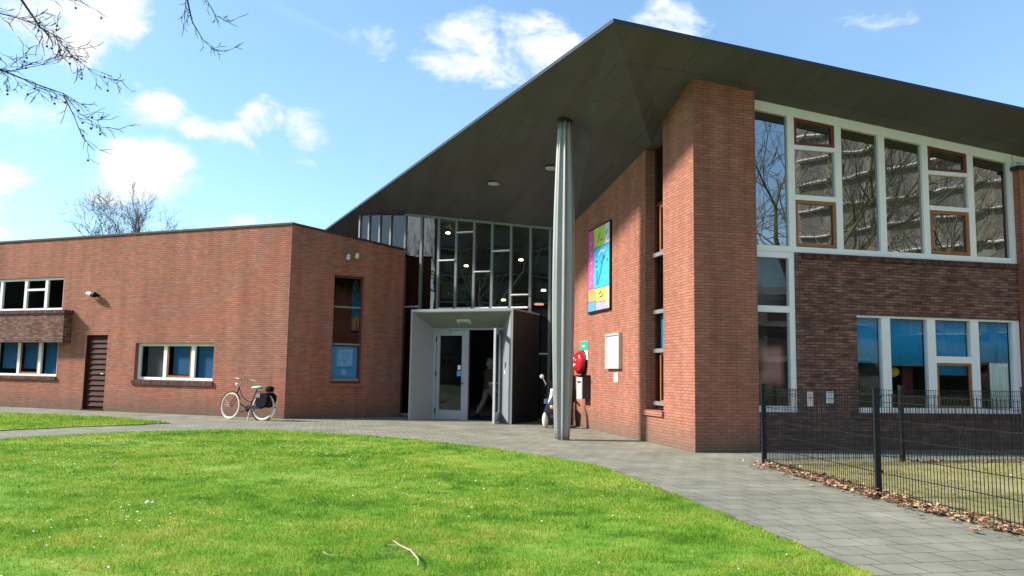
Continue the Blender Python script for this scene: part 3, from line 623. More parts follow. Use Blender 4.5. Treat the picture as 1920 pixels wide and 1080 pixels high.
for a, b in ((E2, P0), (P0, F2), (F2, RB), (B1, E2)):
    for lo, hi in ((0, .055),): mb.poly([a+Vector((0, 0, lo-.012)), b+Vector((0, 0, lo-.012)), b+Vector((0, 0, hi)), a+Vector((0, 0, hi))])
mb.build('fascia', M_FASC, rf)
# recessed soffit lights
for x, y, z in ((-.56, 21.68, 6.24), (.95, 19.94, 6.12)):
    t_ = None
    zc = 6.72-.13*(y-17) if False else None
def soff_z(x, y):
    n = (K-P0).cross(Mc-P0); return P0.z-(n.x*(x-P0.x)+n.y*(y-P0.y))/n.z
for i, (x, y) in enumerate(((-.53, 21.35), (.93, 19.5))):
    z = soff_z(x, y); mb = MB(); mb.lathe((x, y, z-.03), (0, 0, 1), [(0, .10), (.005, .15), (.03, .16)], 20); mb.build('soffit_light', mat('lamp_lens', (.55, .55, .5), .4), bld)
# glazed return above the wing
mb = MB(); zr = lambda u: 6.33-.26*u
us = [0, .64, 1.13, 1.62, 2.05]
for u in us: fbox(mb, FM, u-.03, u+.03, -.1, .0, 4.9, soff_z(*FM.pt(u, -.05, 0)[:2])-.03)
gw = mb.build('clerestory_window', M_GREY, bld); gw['label'] = 'glazed strip above the low wing roof'
mb = MB(); a_ = FM.pt(2.0, -.08, 0); b_ = a_+Vector((-.217, .976, 0))*12.5; mb.poly([(a_.x, a_.y, 4.9), (b_.x, b_.y, 4.9), (b_.x, b_.y, soff_z(b_.x, b_.y)-.01), (a_.x, a_.y, soff_z(a_.x, a_.y)-.01)]); mb.build('light_stop_wall', M_COPE, bld)  # unseen wall behind the glazed return, added to keep light out
mb = MB(); mb.poly([FM.pt(.0, -.05, 4.9), FM.pt(2.05, -.05, 4.9), FM.pt(2.05, -.05, soff_z(*FM.pt(2.05, -.05, 0)[:2])-.04), FM.pt(0, -.05, soff_z(*FM.pt(0, -.05, 0)[:2])-.04)]); mb.build('pane', M_GLASS, gw)

# curtain wall --------------------------------------------------------
ztC = lambda u: 6.37+(5.66-6.37)*u/4.9-.01
mc = [.565, 1.18, 1.79, 2.40, 3.0, 3.62, 4.245, 4.86]
cw = window(bld, FC, -.05, 5.06, .0, ztC, mc, n=.05, fw=.06, dep=.10, frame=M_GREY, gl=M_GLASSC, mw=.075, rail=.07, name='curtain_wall', gap=(1.70, 4.30, 3.13),
       trans=[(-.02, .53, 3.37, .05), (1.21, 1.76, 4.79, .05), (1.82, 2.37, 5.64, .05), (2.43, 2.97, 4.40, .05), (3.03, 3.59, 5.01, .05), (3.65, 4.21, 3.67, .05), (4.28, 4.83, 1.92, .06)], label='tall glazed entrance wall with staggered grey bars')
mb = MB()
def one(F_, a0, a1, q0, q1, z0_, z1_, nm, m_, par):
    b_ = MB(); fbox(b_, F_, a0, a1, q0, q1, z0_, z1_); return b_.build(nm, m_, par)
for a, b, z in [(-.02, .53, 3.395), (1.21, 1.76, 4.815), (1.82, 2.37, 5.665), (2.43, 2.97, 4.425), (3.03, 3.59, 5.035), (3.65, 4.21, 3.695), (4.28, 4.83, 1.95)]: one(FC, a, b, .047, .09, z-.035, z, 'bar_cover', M_WHITE, cw)
for a, b in zip(mc[1:-2], mc[2:-1]): one(FC, a+.05, b-.05, .047, .10, 3.27, 3.32, 'bar_cover', M_WHITE, cw)
one(FC, .03, .52, .047, .12, .0, .07, 'bar_cover', M_WHITE, cw)

# porch ------------------------------------------------------------------
po = MB(); D = -.8; P_ = FV.pt
def quadslab(mb, a, b, c, d, th):
    a, b, c, d = map(Vector, (a, b, c, d)); n = (b-a).cross(d-a).normalized()*th; return mb.hexa([a, b, c, d, a+n, b+n, c+n, d+n])
# cheeks, sloping soffit, outer sides, top
po = MB(); quadslab(po, P_(0, 0, 0), P_(.27, D, 0), P_(.27, D, 2.62), P_(0, 0, 3.03), .02)
fbox(po, FV, -.045, -.0, -.03, .012, 0, 3.05)
po.build('porch_cheek', M_PANEL, bld)
po = MB(); quadslab(po, P_(2.45, D, 0), P_(3.02, 0, 0), P_(3.02, 0, 3.03), P_(2.45, D, 2.62), .02)
fbox(po, FV, 3.02, 3.065, -.03, .012, 0, 3.05); po.build('porch_cheek', M_PANEL, bld)
po = MB(); quadslab(po, P_(0.001, 0, 3.03), P_(.27, D, 2.622), P_(2.45, D, 2.622), P_(3.019, 0, 3.03), .02); po.build('porch_soffit', mat('porch_soffit_grey', (.19, .20, .18), .6, noise=.05), bld)
po = MB(); fbox(po, FV, -.045, 3.065, -2.10, .0, 3.052, 3.10); fbox(po, FV, -.047, 3.067, -.03, .015, 3.03, 3.102); po.build('porch_roof', M_PANEL, bld)
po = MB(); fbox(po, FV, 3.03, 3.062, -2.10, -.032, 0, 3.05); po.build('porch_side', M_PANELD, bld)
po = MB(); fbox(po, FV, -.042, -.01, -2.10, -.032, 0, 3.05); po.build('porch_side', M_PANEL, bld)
# exit light on the sloping soffit
mb = MB(); c = P_(1.42, -.40, 2.775); sl = (P_(0, D, 2.622)-P_(0, 0, 3.03)).normalized(); ax = (FV.d, sl, FV.d.cross(sl).normalized())
mb.box(c, (.40, .16, .06), ax); el_ = mb.build('emergency_light', mat('lamp_body_pale', (.52, .55, .46), .5), bld)
mb = MB(); mb.box(c-Vector((0, 0, .035)), (.30, .09, .02), ax); mb.build('lens', mat('lamp_lens_dark', (.22, .24, .2), .3), el_)
# door set
FD = FV.off(D)
mb = MB()
for a, b in ((.27, .37), (1.30, 1.40), (2.37, 2.45)): fbox(mb, FD, a, b, -.06, .02, 0, 2.62)
fbox(mb, FD, .37, 1.30, -.06, .017, 2.56, 2.62); fbox(mb, FD, 1.40, 2.37, -.06, .017, 2.56, 2.62); fbox(mb, FD, .27, 2.45, -.07, .03, -.01, .012)
mb.build('door_frame', M_PANEL, bld)
def leafdoor(F, u0, u1, label):
    mb = MB()
    fbox(mb, F, u0, u0+.11, -.045, .0, .02, 2.55); fbox(mb, F, u1-.11, u1, -.045, .0, .02, 2.55); fbox(mb, F, u0+.11, u1-.11, -.043, -.002, .02, .28); fbox(mb, F, u0+.11, u1-.11, -.043, -.002, 2.40, 2.55)
    d = mb.build('door', M_PANEL, bld); d['label'] = label
    g = MB(); g.poly([F.pt(u0+.1, -.022, .27), F.pt(u1-.1, -.022, .27), F.pt(u1-.1, -.022, 2.41), F.pt(u0+.1, -.022, 2.41)]); g.build('pane', M_GLASS, d)
    return d
d1 = leafdoor(FD, .375, 1.295, 'closed glazed door leaf at the left of the entrance')
for z in (.25, 1.30, 2.30):
    mb = MB(); mb.tube(FD.pt(.372, .02, z-.07), FD.pt(.372, .02, z+.07), .016, n=8); mb.build('hinge', M_BLACK, d1)
mb = MB(); fbox(mb, FD, .50, 1.17, -.001, .004, .05, .24); mb.build('kick_plate', M_STEEL, d1)
mb = MB(); mb.tube(FD.pt(1.24, .0, 1.05), FD.pt(1.24, .06, 1.05), .012); mb.tube(FD.pt(1.24, .055, 1.05), FD.pt(1.12, .055, 1.05), .011); mb.build('handle', M_BLACK, d1)
mb = MB(); fbox(mb, FD, .55, .80, .018, .07, 2.50, 2.56); mb.build('door_closer', M_PANEL, d1)
mb = MB(); mb.box(FD.pt(1.11, .0, 1.49), (.09, .012, .13), FD.ax()); mb.build('sticker', mat('sticker_white', (.6, .68, .75), .5), d1)
mb = MB(); mb.box(FD.pt(1.11, .0, 1.32), (.13, .012, .15), FD.ax()); mb.build('sticker', mat('sticker_blue', (.10, .25, .6), .5), d1)
# open leaf, swung out towards the viewer
hx = FD.pt(2.36, .02, 0); ed_ = Vector((-.50, 21.55, 0))
FO = FR((0, 0), 0, 1); FO.p = hx.copy(); FO.d = (ed_-hx); Ld = min(1.0, FO.d.length); FO.d.normalize(); FO.n = Vector((FO.d.y, -FO.d.x, 0))
if FO.n.dot(Vector((-1, 0, 0))) < 0: FO.n = -FO.n
d2 = leafdoor(FO, .02, .98, 'open glazed door leaf swung out from the entrance')
mb = MB(); fbox(mb, FO, .981, .992, -.05, .005, .02, 2.55); mb.build('edge_strip', M_WHITE, d2)
for s_ in (1, -1):
    mb = MB(); n0 = 0 if s_ > 0 else -.045
    mb.tube(FO.pt(.93, n0, 1.08), FO.pt(.93, n0+.06*s_, 1.08), .012); mb.tube(FO.pt(.93, n0+.055*s_, 1.08), FO.pt(.80, n0+.055*s_, 1.08), .012); mb.build('handle', M_STEEL, d2)
# shutter / intercom on the right cheek
cr0 = P_(2.45, D, 0); cr1 = P_(3.02, 0, 0); FK = FR((0, 0), 0, 1); FK.p = cr0; FK.d = (cr1-cr0).normalized(); FK.n = Vector((FK.d.y, -FK.d.x, 0))
if FK.n.dot(Vector((-1, 0, 0))) < 0: FK.n = -FK.n
mb = MB(); fbox(mb, FK, .40, .48, .0, .03, 1.50, 1.64); a = mb.build('intercom', M_BLACK, None, base=FK.pt(.44, 0, 1.5)); tag(a, 'small black intercom on the porch side panel', 'intercom')
mb = MB(); fbox(mb, FK, .32, .42, .0, .025, 1.33, 1.42); a = mb.build('card_reader', M_WHITE, None, base=FK.pt(.37, 0, 1.33)); tag(a, 'small white box just below the black intercom', 'card reader')

# fluted column
cz = soff_z(1.083, 16.97); prof = []
for k in range(33):
    s_ = k/32; r = .128+.072*math.sin(math.pi*min(1, s_*1.02))**.8; prof.append((s_*(cz-.02), r))
prof = [(h, r) for h, r in prof]
mb = MB(); mb.lathe((1.083, 16.99, 0), (0, 0, 1), prof, 64, lob=8, amp=.19)
col = mb.build('column', M_STEEL, bld, smooth=True); col['label'] = 'slender fluted grey column under the roof'
mb = MB(); mb.lathe((1.083, 16.99, 0), (0, 0, 1), [(0, .17), (.012, .17)], 24); mb.build('base_plate', M_STEEL, col)
mb = MB(); mb.lathe((1.083, 16.99, cz-.06), (0, 0, 1), [(0, .13), (.06, .17), (.10, .17)], 24); mb.build('cap_plate', M_BLACK, col)

# interiors
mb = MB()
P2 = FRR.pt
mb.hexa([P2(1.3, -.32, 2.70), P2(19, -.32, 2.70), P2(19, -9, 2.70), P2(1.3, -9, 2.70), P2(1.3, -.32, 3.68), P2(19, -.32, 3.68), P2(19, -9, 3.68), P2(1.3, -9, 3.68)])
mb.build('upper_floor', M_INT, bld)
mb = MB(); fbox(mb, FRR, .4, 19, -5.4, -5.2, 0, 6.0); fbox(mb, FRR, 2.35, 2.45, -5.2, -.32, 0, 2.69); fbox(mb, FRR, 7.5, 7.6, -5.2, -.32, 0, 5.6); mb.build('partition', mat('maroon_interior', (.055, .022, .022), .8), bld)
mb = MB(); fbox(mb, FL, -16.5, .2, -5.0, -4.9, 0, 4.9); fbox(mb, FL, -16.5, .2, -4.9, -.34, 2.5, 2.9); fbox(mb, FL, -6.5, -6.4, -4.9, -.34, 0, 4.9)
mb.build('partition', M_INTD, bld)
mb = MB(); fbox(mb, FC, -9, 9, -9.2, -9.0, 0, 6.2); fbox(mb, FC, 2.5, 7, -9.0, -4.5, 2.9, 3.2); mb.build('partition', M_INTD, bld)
# vestibule inside porch: dark lining and floor sheet stand in for the doorway's shade
mb = MB(); fbox(mb, FV, .1, 2.9, -3.8, -.9, 2.70, 2.74); fbox(mb, FV, .0, .1, -3.8, -.9, 0, 2.70); fbox(mb, FV, 2.85, 2.92, -3.8, -.9, 0, 2.70); mb.build('porch_shade_lining', M_INTD, bld)
mb = MB(); fbox(mb, FV, .3, 2.6, -3.2, -.87, .004, .016); mb.build('floor_shade_sheet', M_INTD, bld)
mb = MB(); fbox(mb, FV, 1.35, 2.85, -3.78, -3.7, 2.05, 2.3); mb.build('inner_beam', mat('inner_orange', (.30, .06, .02), .6), bld)
# hanging lamps in the hall
for i, (x, y, z, m_, lb) in enumerate(((-2.2, 27.19, 6.05, M_LAMP, 'glowing round hall lamp behind the top of the third glass bay'), (-1.62, 28.25, 5.08, M_LAMP, 'glowing round hall lamp seen through the fourth glass bay'),
                             (.28, 26.62, 5.09, M_LAMP, 'glowing round hall lamp seen through the seventh glass bay'), (-.28, 27.5, 3.83, M_LAMP, 'glowing round hall lamp just above the porch roof'),
                             (1.02, 26.11, 4.04, M_LAMP, 'glowing round hall lamp beside the fluted column'), (.92, 27.23, 3.68, M_LAMPO, 'wide dim orange hall lamp beside the fluted column'))):
    rt = empty('hall_lamp', (x, y, z), lb, 'lamp', 'lamps hanging in the glazed hall')
    rr_ = .075 if m_ is M_LAMP else .17
    mb = MB(); mb.lathe((x, y, z-.03), (0, 0, 1), [(0, rr_*.9), (.03, rr_), (.05, rr_*.8)], 16); mb.build('lens', m_, rt)
    mb = MB(); mb.lathe((x, y, z+.021), (0, 0, 1), [(0, rr_*1.1), (.08, rr_*.6)], 16); mb.tube((x, y, z+.1), (x, y, z+.5), .008); mb.build('lamp_shade', M_BLACK, rt)
rt = empty('hall_lamp', (-2.0, 26.0, 2.02), 'glowing round lamp seen through the closed door leaf', 'lamp')
mb = MB(); mb.lathe((-2.0, 26.0, 1.95), (0, 0, 1), [(0, .05), (.05, .08), (.1, .05)], 14); mb.build('lens', M_LAMP, rt)
mb = MB(); mb.tube((-2.0, 26.0, 2.05), (-2.0, 26.0, 2.70), .008); mb.build('cord', M_BLACK, rt)

# ------------------------------------------------------------------ things on the walls
def wallthing(name, label, cat, F, u, n, z): return empty(name, F.pt(u, n, z), label, cat)
# colourful panel
r = wallthing('wall_panel', 'large colourful painted panel high on the side wall', 'panel', FT, 5.25, 0, 2.87)
mb = MB(); fbox(mb, FT, 4.41, 6.07, .0, .05, 2.87, 5.01); mb.build('backing', M_BLACK, r)
def pm(nm, c): return mat('paint_'+nm, c, .6, noise=.18, nscale=7)
# u decreases to the right in the picture
def tile(u0, u1, z0, z1, c, n=.056): 
    b = MB(); fbox(b, FT, min(u0, u1), max(u0, u1), .049, n, z0, z1); return b.build('painted_field', c, r)
PINK, GREEN_, BLUE_, YELL, ORAN, PURP, WHT, LBL = pm('pink', (.72, .10, .32)), pm('lime', (.50, .68, .06)), pm('cyan', (.04, .42, .78)), pm('yellow', (.85, .62, .10)), pm('orange', (.85, .30, .12)), pm('lilac', (.48, .32, .72)), pm('white', (.72, .68, .70)), pm('blue', (.10, .30, .75))
tile(6.03, 5.60, 3.50, 4.96, PINK); tile(5.585, 4.80, 4.48, 4.96, GREEN_); tile(4.785, 4.45, 4.48, 4.96, WHT); tile(5.585, 4.45, 3.46, 4.465, BLUE_)
tile(6.03, 5.42, 3.16, 3.485, ORAN); tile(5.405, 4.72, 3.12, 3.445, YELL); tile(4.705, 4.45, 2.92, 3.445, pm('peach', (.85, .50, .30))); tile(6.03, 5.42, 2.92, 3.145, LBL); tile(5.405, 4.72, 2.92, 3.105, PURP)
def strokes(name, segs, c, w_=.022, n=.062):
    b = MB()
    for (ua, za), (ub, zb) in segs:
        a, q = FT.pt(ua, n, za), FT.pt(ub, n, zb); d = (q-a); l = d.length; d.normalize(); b.box((a+q)/2, (l, w_, .006), (d, d.cross(FT.n).normalized(), FT.n))
    return b.build(name, c, r)
strokes('painted_mark', [((5.3, 3.55), (5.0, 3.95)), ((5.0, 3.95), (4.86, 4.22)), ((5.35, 3.55), (5.33, 3.9))], pm('deep_blue', (.02, .22, .62)), .07)
strokes('painted_mark', [((5.42, 4.12), (5.30, 4.12)), ((5.42, 4.0), (5.33, 4.0)), ((5.05, 4.1), (4.98, 4.02)), ((4.85, 4.12), (4.75, 4.2)), ((4.62, 4.05), (4.55, 4.1))], pm('ink', (.02, .05, .15)), .03)
strokes('painted_mark', [((5.2, 4.25), (5.0, 4.36)), ((5.0, 4.36), (4.8, 4.30)), ((4.8, 4.30), (4.7, 4.38))], pm('pale', (.55, .62, .62)), .05)
strokes('painted_mark', [((5.2, 3.30), (5.0, 3.36)), ((5.15, 3.22), (4.95, 3.24)), ((4.95, 3.24), (4.85, 3.33))], pm('ink', (.02, .05, .15)), .03)
strokes('painted_mark', [((5.83, 3.6+.25*i), (5.72, 3.66+.25*i)) for i in range(5)], pm('pale_pink', (.8, .4, .55)), .05)
strokes('painted_mark', [((5.3, 4.6), (5.1, 4.8)), ((5.1, 4.62), (4.95, 4.62)), ((4.7, 4.7), (4.6, 4.8)), ((4.55, 4.55), (4.5, 4.62))], pm('green_dark', (.10, .35, .05)), .035)
# notice board
r = wallthing('notice_board', 'white framed notice board on the side wall', 'notice board', FT, 4.2, 0, 1.52)
mb = MB(); fbox(mb, FT, 3.74, 4.64, .0, .05, 1.52, 2.27); mb.build('backing', M_WHITE, r)
mb = MB(); fbox(mb, FT, 3.72, 4.66, .0, .085, 2.25, 2.30); fbox(mb, FT, 3.72, 4.66, .0, .085, 1.49, 1.53); fbox(mb, FT, 3.72, 3.77, .0, .083, 1.53, 2.25); fbox(mb, FT, 4.61, 4.66, .0, .083, 1.53, 2.25); mb.build('frame', mat('alu_frame', (.55, .55, .52), .4, metal=.3), r)
mb = MB()
for i in range(9):
    if i in (3, 6): continue
    fbox(mb, FT, 4.05-.02*(i % 3), 4.42, .05, .054, 2.10-i*.05, 2.115-i*.05)
fbox(mb, FT, 4.1, 4.3, .05, .054, 1.60, 1.70)
mb.build('printed_text', mat('faint_ink', (.35, .42, .60), .8), r)
# AED sign and round red cabinet
r = wallthing('aed_sign', 'small green and white emergency sign above the red round cabinet', 'sign', FT, 6.45, 0, 1.80)
mb = MB(); fbox(mb, FT, 6.16, 6.76, .0, .02, 1.72, 2.20); mb.build('plate', M_WHITE, r)
mb = MB(); fbox(mb, FT, 6.165, 6.755, .02, .026, 1.96, 2.195); mb.build('green_field', mat('sign_green', (.02, .38, .22), .5), r)
mb = MB(); fbox(mb, FT, 6.36, 6.58, .026, .03, 2.05, 2.10)
mb.build('symbol', WHT if False else mat('sign_mint', (.45, .75, .6), .5), r)
r = wallthing('defibrillator_cabinet', 'round glossy red cabinet on the side wall above the metal box', 'cabinet', FT, 6.55, 0, 1.35)
mb = MB(); mb.lathe(FT.pt(6.55, .0, 1.655), FT.n, [(0, .29), (.09, .31), (.16, .29), (.21, .22), (.24, .12), (.25, .01)], 28); mb.build('shell', mat('red_gloss', (.55, .012, .02), .18), r, smooth=True)
mb = MB(); mb.lathe(FT.pt(6.55, .0, 1.655), FT.n, [(0, .30), (.05, .325), (.07, .30)], 28); mb.build('rim', M_BLACK, r)
mb = MB()
for uu, zz_, a_, b_ in ((6.62, 1.76, .10, .03), (6.66, 1.70, .03, .10), (6.52, 1.60, .12, .03), (6.60, 1.58, .03, .07), (6.45, 1.72, .05, .03)): mb.box(FT.pt(uu, .232, zz_), (a_*1.2, .05, b_*1.2), FT.ax())
mb.build('symbol', mat('cabinet_white', (.75, .62, .60), .4), r)
mb = MB(); mb.path([FT.pt(6.5, .05, 1.37), FT.pt(6.45, .06, 1.33), FT.pt(6.4, .05, 1.30)], .02); mb.build('latch', M_BLACK, r)
# metal box
r = wallthing('metal_letterbox', 'silver fronted metal box below the red cabinet', 'letterbox', FT, 6.2, 0, .72)
mb = MB(); fbox(mb, FT, 6.0, 6.42, .0, .20, .74, 1.30); mb.build('body', mat('box_black', (.03, .03, .032), .5), r)
mb = MB(); fbox(mb, FT, 5.99, 6.43, .20, .225, .73, 1.28); mb.build('front', mat('brushed_steel', (.58, .58, .56), .4, metal=.2, noise=.08), r)
mb = MB(); fbox(mb, FT, 5.97, 6.45, .0, .25, 1.30, 1.335); mb.build('lid', M_BLACK, r)
mb = MB(); fbox(mb, FT, 6.08, 6.34, .225, .231, 1.14, 1.18); mb.build('slot', M_BLACK, r)
mb = MB(); fbox(mb, FT, 3.98, 4.22, .0, .014, 1.19, 1.40); o = mb.build('number_plate', M_WHITE, None, base=FT.pt(4.1, 0, 1.19)); tag(o, 'small blank white plate under the notice board', 'plate')
mb = MB(); fbox(mb, FT, 7.25, 7.55, .0, .16, .72, 1.32); o = mb.build('wall_box', mat('box_black'), None, base=FT.pt(7.4, 0, .72)); tag(o, 'black box on the side wall just right of the column', 'box')
# wall lights
r = wallthing('wall_light', 'cylindrical wall light high above the louvred door', 'wall light', FL, -7.3, 0, 3.5)
mb = MB(); mb.tube(FL.pt(-7.25, .0, 3.56), FL.pt(-7.25, .12, 3.58), .05, n=12); mb.build('bracket', M_BLACK, r)
mb = MB(); mb.tube(FL.pt(-7.22, .15, 3.57), FL.pt(-7.34, .15, 3.59), .085, .085, 16); mb.build('housing', M_BLACK, r)
mb = MB(); mb.tube(FL.pt(-7.34, .15, 3.59), FL.pt(-7.56, .15, 3.62), .075, .055, 16); mb.build('lamp_tube', M_CREAM, r)
for u, z, lb in ((1.64, 4.64, 'left of two small white spotlights above the oblique window'), (1.91, 4.70, 'right of two small white spotlights above the oblique window')):
    r = wallthing('spotlight', lb, 'spotlight', FS, u, 0, z); r['group'] = 'spotlights on the oblique face'
    mb = MB(); mb.tube(FS.pt(u, 0, z), FS.pt(u, .08, z), .025, n=10); mb.build('arm', M_STEEL, r)
    mb = MB(); mb.tube(FS.pt(u+.03, .10, z+.05), FS.pt(u-.02, .17, z-.05), .05, .06, 12); mb.build('lamp_head', mat('spot_white', (.8, .76, .72), .4), r)

# ------------------------------------------------------------------ fence
r = empty('mesh_fence', (3.93, 12.71, 0), 'low black wire mesh fence along the path in front of the tall block', 'fence')
def fpanel(a, b, h=1.17):
    a, b = Vector((*a, 0)), Vector((*b, 0)); l = (b-a).length; d = (b-a)/l; nn = Vector((-d.y, d.x, 0)); mb = MB(); k = int(l/.05)
    for i in range(1, k): p = a+d*(i*l/k); mb.tube(p+Vector((0, 0, .05)), p+Vector((0, 0, h+.02)), .0040, n=4, cap=False)
    for z in (.09, .29, .49, .69, .89, 1.09, h):
        for s_ in (-1, 1): mb.tube(a+nn*(.006*s_)+Vector((0, 0, z)), b+nn*(.006*s_)+Vector((0, 0, z)), .0044, n=4, cap=False)
    mb.build('mesh_panel', M_BLACK, r, uv=False)
def fpost(p, d):
    mb = MB(); d = Vector((*d, 0)).normalized(); n = Vector((-d.y, d.x, 0)); ax = (d, n, Vector((0, 0, 1))); mb.box((p[0], p[1], .62), (.06, .06, 1.24), ax); mb.box((p[0], p[1], 1.245), (.07, .07, .02), ax)
    for z in (.3, .75, 1.15): mb.box((p[0]-n.x*.035, p[1]-n.y*.035, z), (.08, .02, .035), ax)
    mb.build('post', M_BLACK, r)
A1, A2, A3, A4 = (3.925, 12.708), (4.227, 9.466), (4.61, 7.0), (5.0, 4.6)
Bf, Bg, Bh = (6.497, 13.62), (9.10, 14.52), (11.7, 15.43)
for a, b in ((A1, A2), (A2, A3), (A3, A4), (A1, Bf), (Bf, Bg), (Bg, Bh)): fpanel(a, b)
for p, d in ((A1, (0, 1)), (A2, (.1, 1)), (A3, (.15, 1)), (A4, (.15, 1)), (Bf, (1, .35)), (Bg, (1, .35)), (Bh, (1, .35))): fpost(p, d)
FB = FR((3.925, 12.708), 19.5, -1)
mb = MB(); fbox(mb, FB, .82, .93, .012, .018, .905, 1.145); o = mb.build('fence_sign', mat('sign_paper', (.82, .76, .76), .6), None, base=FB.pt(.87, 0, .9)); tag(o, 'narrow white sign with red mark tied to the fence', 'sign')
b2 = MB()
for z, w_ in ((1.08, .05), (1.05, .03), (1.02, .05), (.99, .03)): fbox(b2, FB, .875-w_/2, .875+w_/2, .018, .021, z, z+.012)
b2.build('red_mark', mat('sign_red', (.7, .08, .08), .6), o)
mb = MB(); fbox(mb, FB, 1.20, 1.34, .012, .018, .955, 1.145); o = mb.build('fence_sign', mat('sign_paper2', (.62, .66, .72), .6), None, base=FB.pt(1.27, 0, .95)); tag(o, 'plain pale grey sign tied to the fence right of the narrow one', 'sign')
b2 = MB()
for i in range(4): fbox(b2, FB, 1.22, 1.32, .018, .020, 1.10-i*.035, 1.108-i*.035)
b2.build('printed_text', mat('faint_ink'), o)

# ------------------------------------------------------------------ bicycle
bx = FL.d; bn = FL.n; bz = Vector((0, 0, 1)); lean = (bz-bn*.10).normalized(); base = Vector((-6.55, 21.72, 0))
def B(s_, t, z): return base+bx*s_+bn*t+lean*z
bik = empty('bicycle', base, 'old ladies bicycle with cream tyres and black panniers leaning by the wing', 'bicycle')
RW = .335
def wheel(c, axis, name):
    mb = MB(); mb.torus(c, axis, RW, .021, 40, 8); wo = mb.build('wheel', mat('cream_tyre', (.68, .58, .48), .7), bik, smooth=True)
    mb = MB(); mb.torus(c, axis, RW-.03, .009, 36, 5); mb.build('rim', M_STEEL, wo)
    mb = MB(); axis = Vector(axis).normalized(); x = axis.orthogonal().normalized(); y = axis.cross(x)
    for i in range(28):
        a = 2*math.pi*i/28; mb.tube(c+axis*(.025*(-1)**i), c+(x*math.cos(a)+y*math.sin(a))*(RW-.035), .0011, n=3, cap=False)
    mb.build('spokes', M_STEEL, wo); mb = MB(); mb.tube(c-axis*.05, c+axis*.05, .025, n=10); mb.build('hub', M_STEEL, wo)
rc = B(0, 0, .358); fc = B(-1.09, .0, .358)
st = R_(8); fdir = (bx*math.cos(st)+bn*-math.sin(st)*-1).normalized(); fax = fdir.cross(lean).normalized()
wheel(rc, bx.cross(lean), 'r'); wheel(fc, fax, 'f')
mb = MB()
bb = B(-.46, 0, .30); seat = B(-.27, 0, .82); head_t = B(-.86, 0, .90); head_b = B(-.93, 0, .66)
mb.tube(bb, seat, .016); mb.tube(head_t, head_b, .018)
c1 = [head_b, B(-.78, 0, .42), B(-.60, 0, .33), bb]; mb.path(c1, .017); c2 = [head_t+(head_b-head_t)*.25, B(-.72, 0, .60), B(-.52, 0, .48), B(-.40, 0, .50)]; mb.path(c2, .013)
for s_ in (-1, 1): mb.tube(bb+bn*.03*s_, rc+bn*.06*s_, .010); mb.tube(B(-.30, .02*s_, .72), rc+bn*.06*s_, .009)
mb.build('frame', M_BLACK, bik)
mb = MB()
for s_ in (-1, 1): mb.path([head_b+fax*.03*s_, head_b-lean*.05+fax*.05*s_, fc+fax*.05*s_], .011)
mb.build('fork', M_BLACK, bik)
mb = MB(); stem = B(-.82, 0, 1.04); mb.tube(head_t, stem, .012)
hb = [stem+fax*.0, stem+fax*.10-fdir*.05+bz*.03, stem+fax*.24+fdir*.02+bz*.05, stem+fax*.29+fdir*.22+bz*.02]
mb.path(hb, .011); hb2 = [stem, stem-fax*.10-fdir*.05+bz*.03, stem-fax*.24+fdir*.02+bz*.05, stem-fax*.29+fdir*.22+bz*.02]; mb.path(hb2, .011); mb.build('handlebar', M_STEEL, bik)
for h_ in (hb, hb2):
    mb = MB(); mb.tube(h_[2].lerp(h_[3], .4), h_[3]+(h_[3]-h_[2])*.15, .018, n=8); mb.build('grip', mat('tan_grip', (.45, .33, .2), .6), bik)
mb = MB(); hl = stem-fdir*.12-bz*.10; mb.lathe(hl, -fdir, [(0, .02), (.04, .045), (.07, .045)], 12); mb.build('headlight', mat('pale_lens', (.8, .75, .66), .2), bik)
mb = MB(); mb.torus(fc, fax, RW+.045, .018, 16, 6, a0=R_(-150), a1=R_(5), x0=-fdir); mb.build('front_mudguard', M_BLACK, bik)
mb = MB(); mb.torus(rc, bx.cross(lean), RW+.045, .020, 18, 6, a0=R_(-165), a1=R_(0), x0=bx); rm = mb.build('rear_mudguard', M_BLACK, bik)
mb = MB(); mb.torus(rc, bx.cross(lean), RW+.048, .026, 8, 6, a0=R_(-42), a1=R_(-4), x0=bx); mb.build('white_flash', mat('flash_white', (.8, .82, .85), .5), rm)
mb = MB(); mb.blob(B(-.24, 0, .87), (.15, .09, .045), (bx, bn, lean)); mb.blob(B(-.36, 0, .865), (.12, .035, .03), (bx, bn, lean)); mb.build('saddle', mat('mint_cover', (.25, .62, .42), .5), bik, smooth=True)
mb = MB(); mb.box(B(.02, 0, .76), (.46, .14, .015), (bx, bn, lean)); mb.tube(B(.2, .05, .76), rc+bn*.06, .006); mb.tube(B(.2, -.05, .76), rc-bn*.06, .006); mb.build('carrier', M_BLACK, bik)
M_BAG = mat('pannier_cloth', (.008, .009, .014), .9, spec=.15, noise=.3, nscale=12, bump=.6)
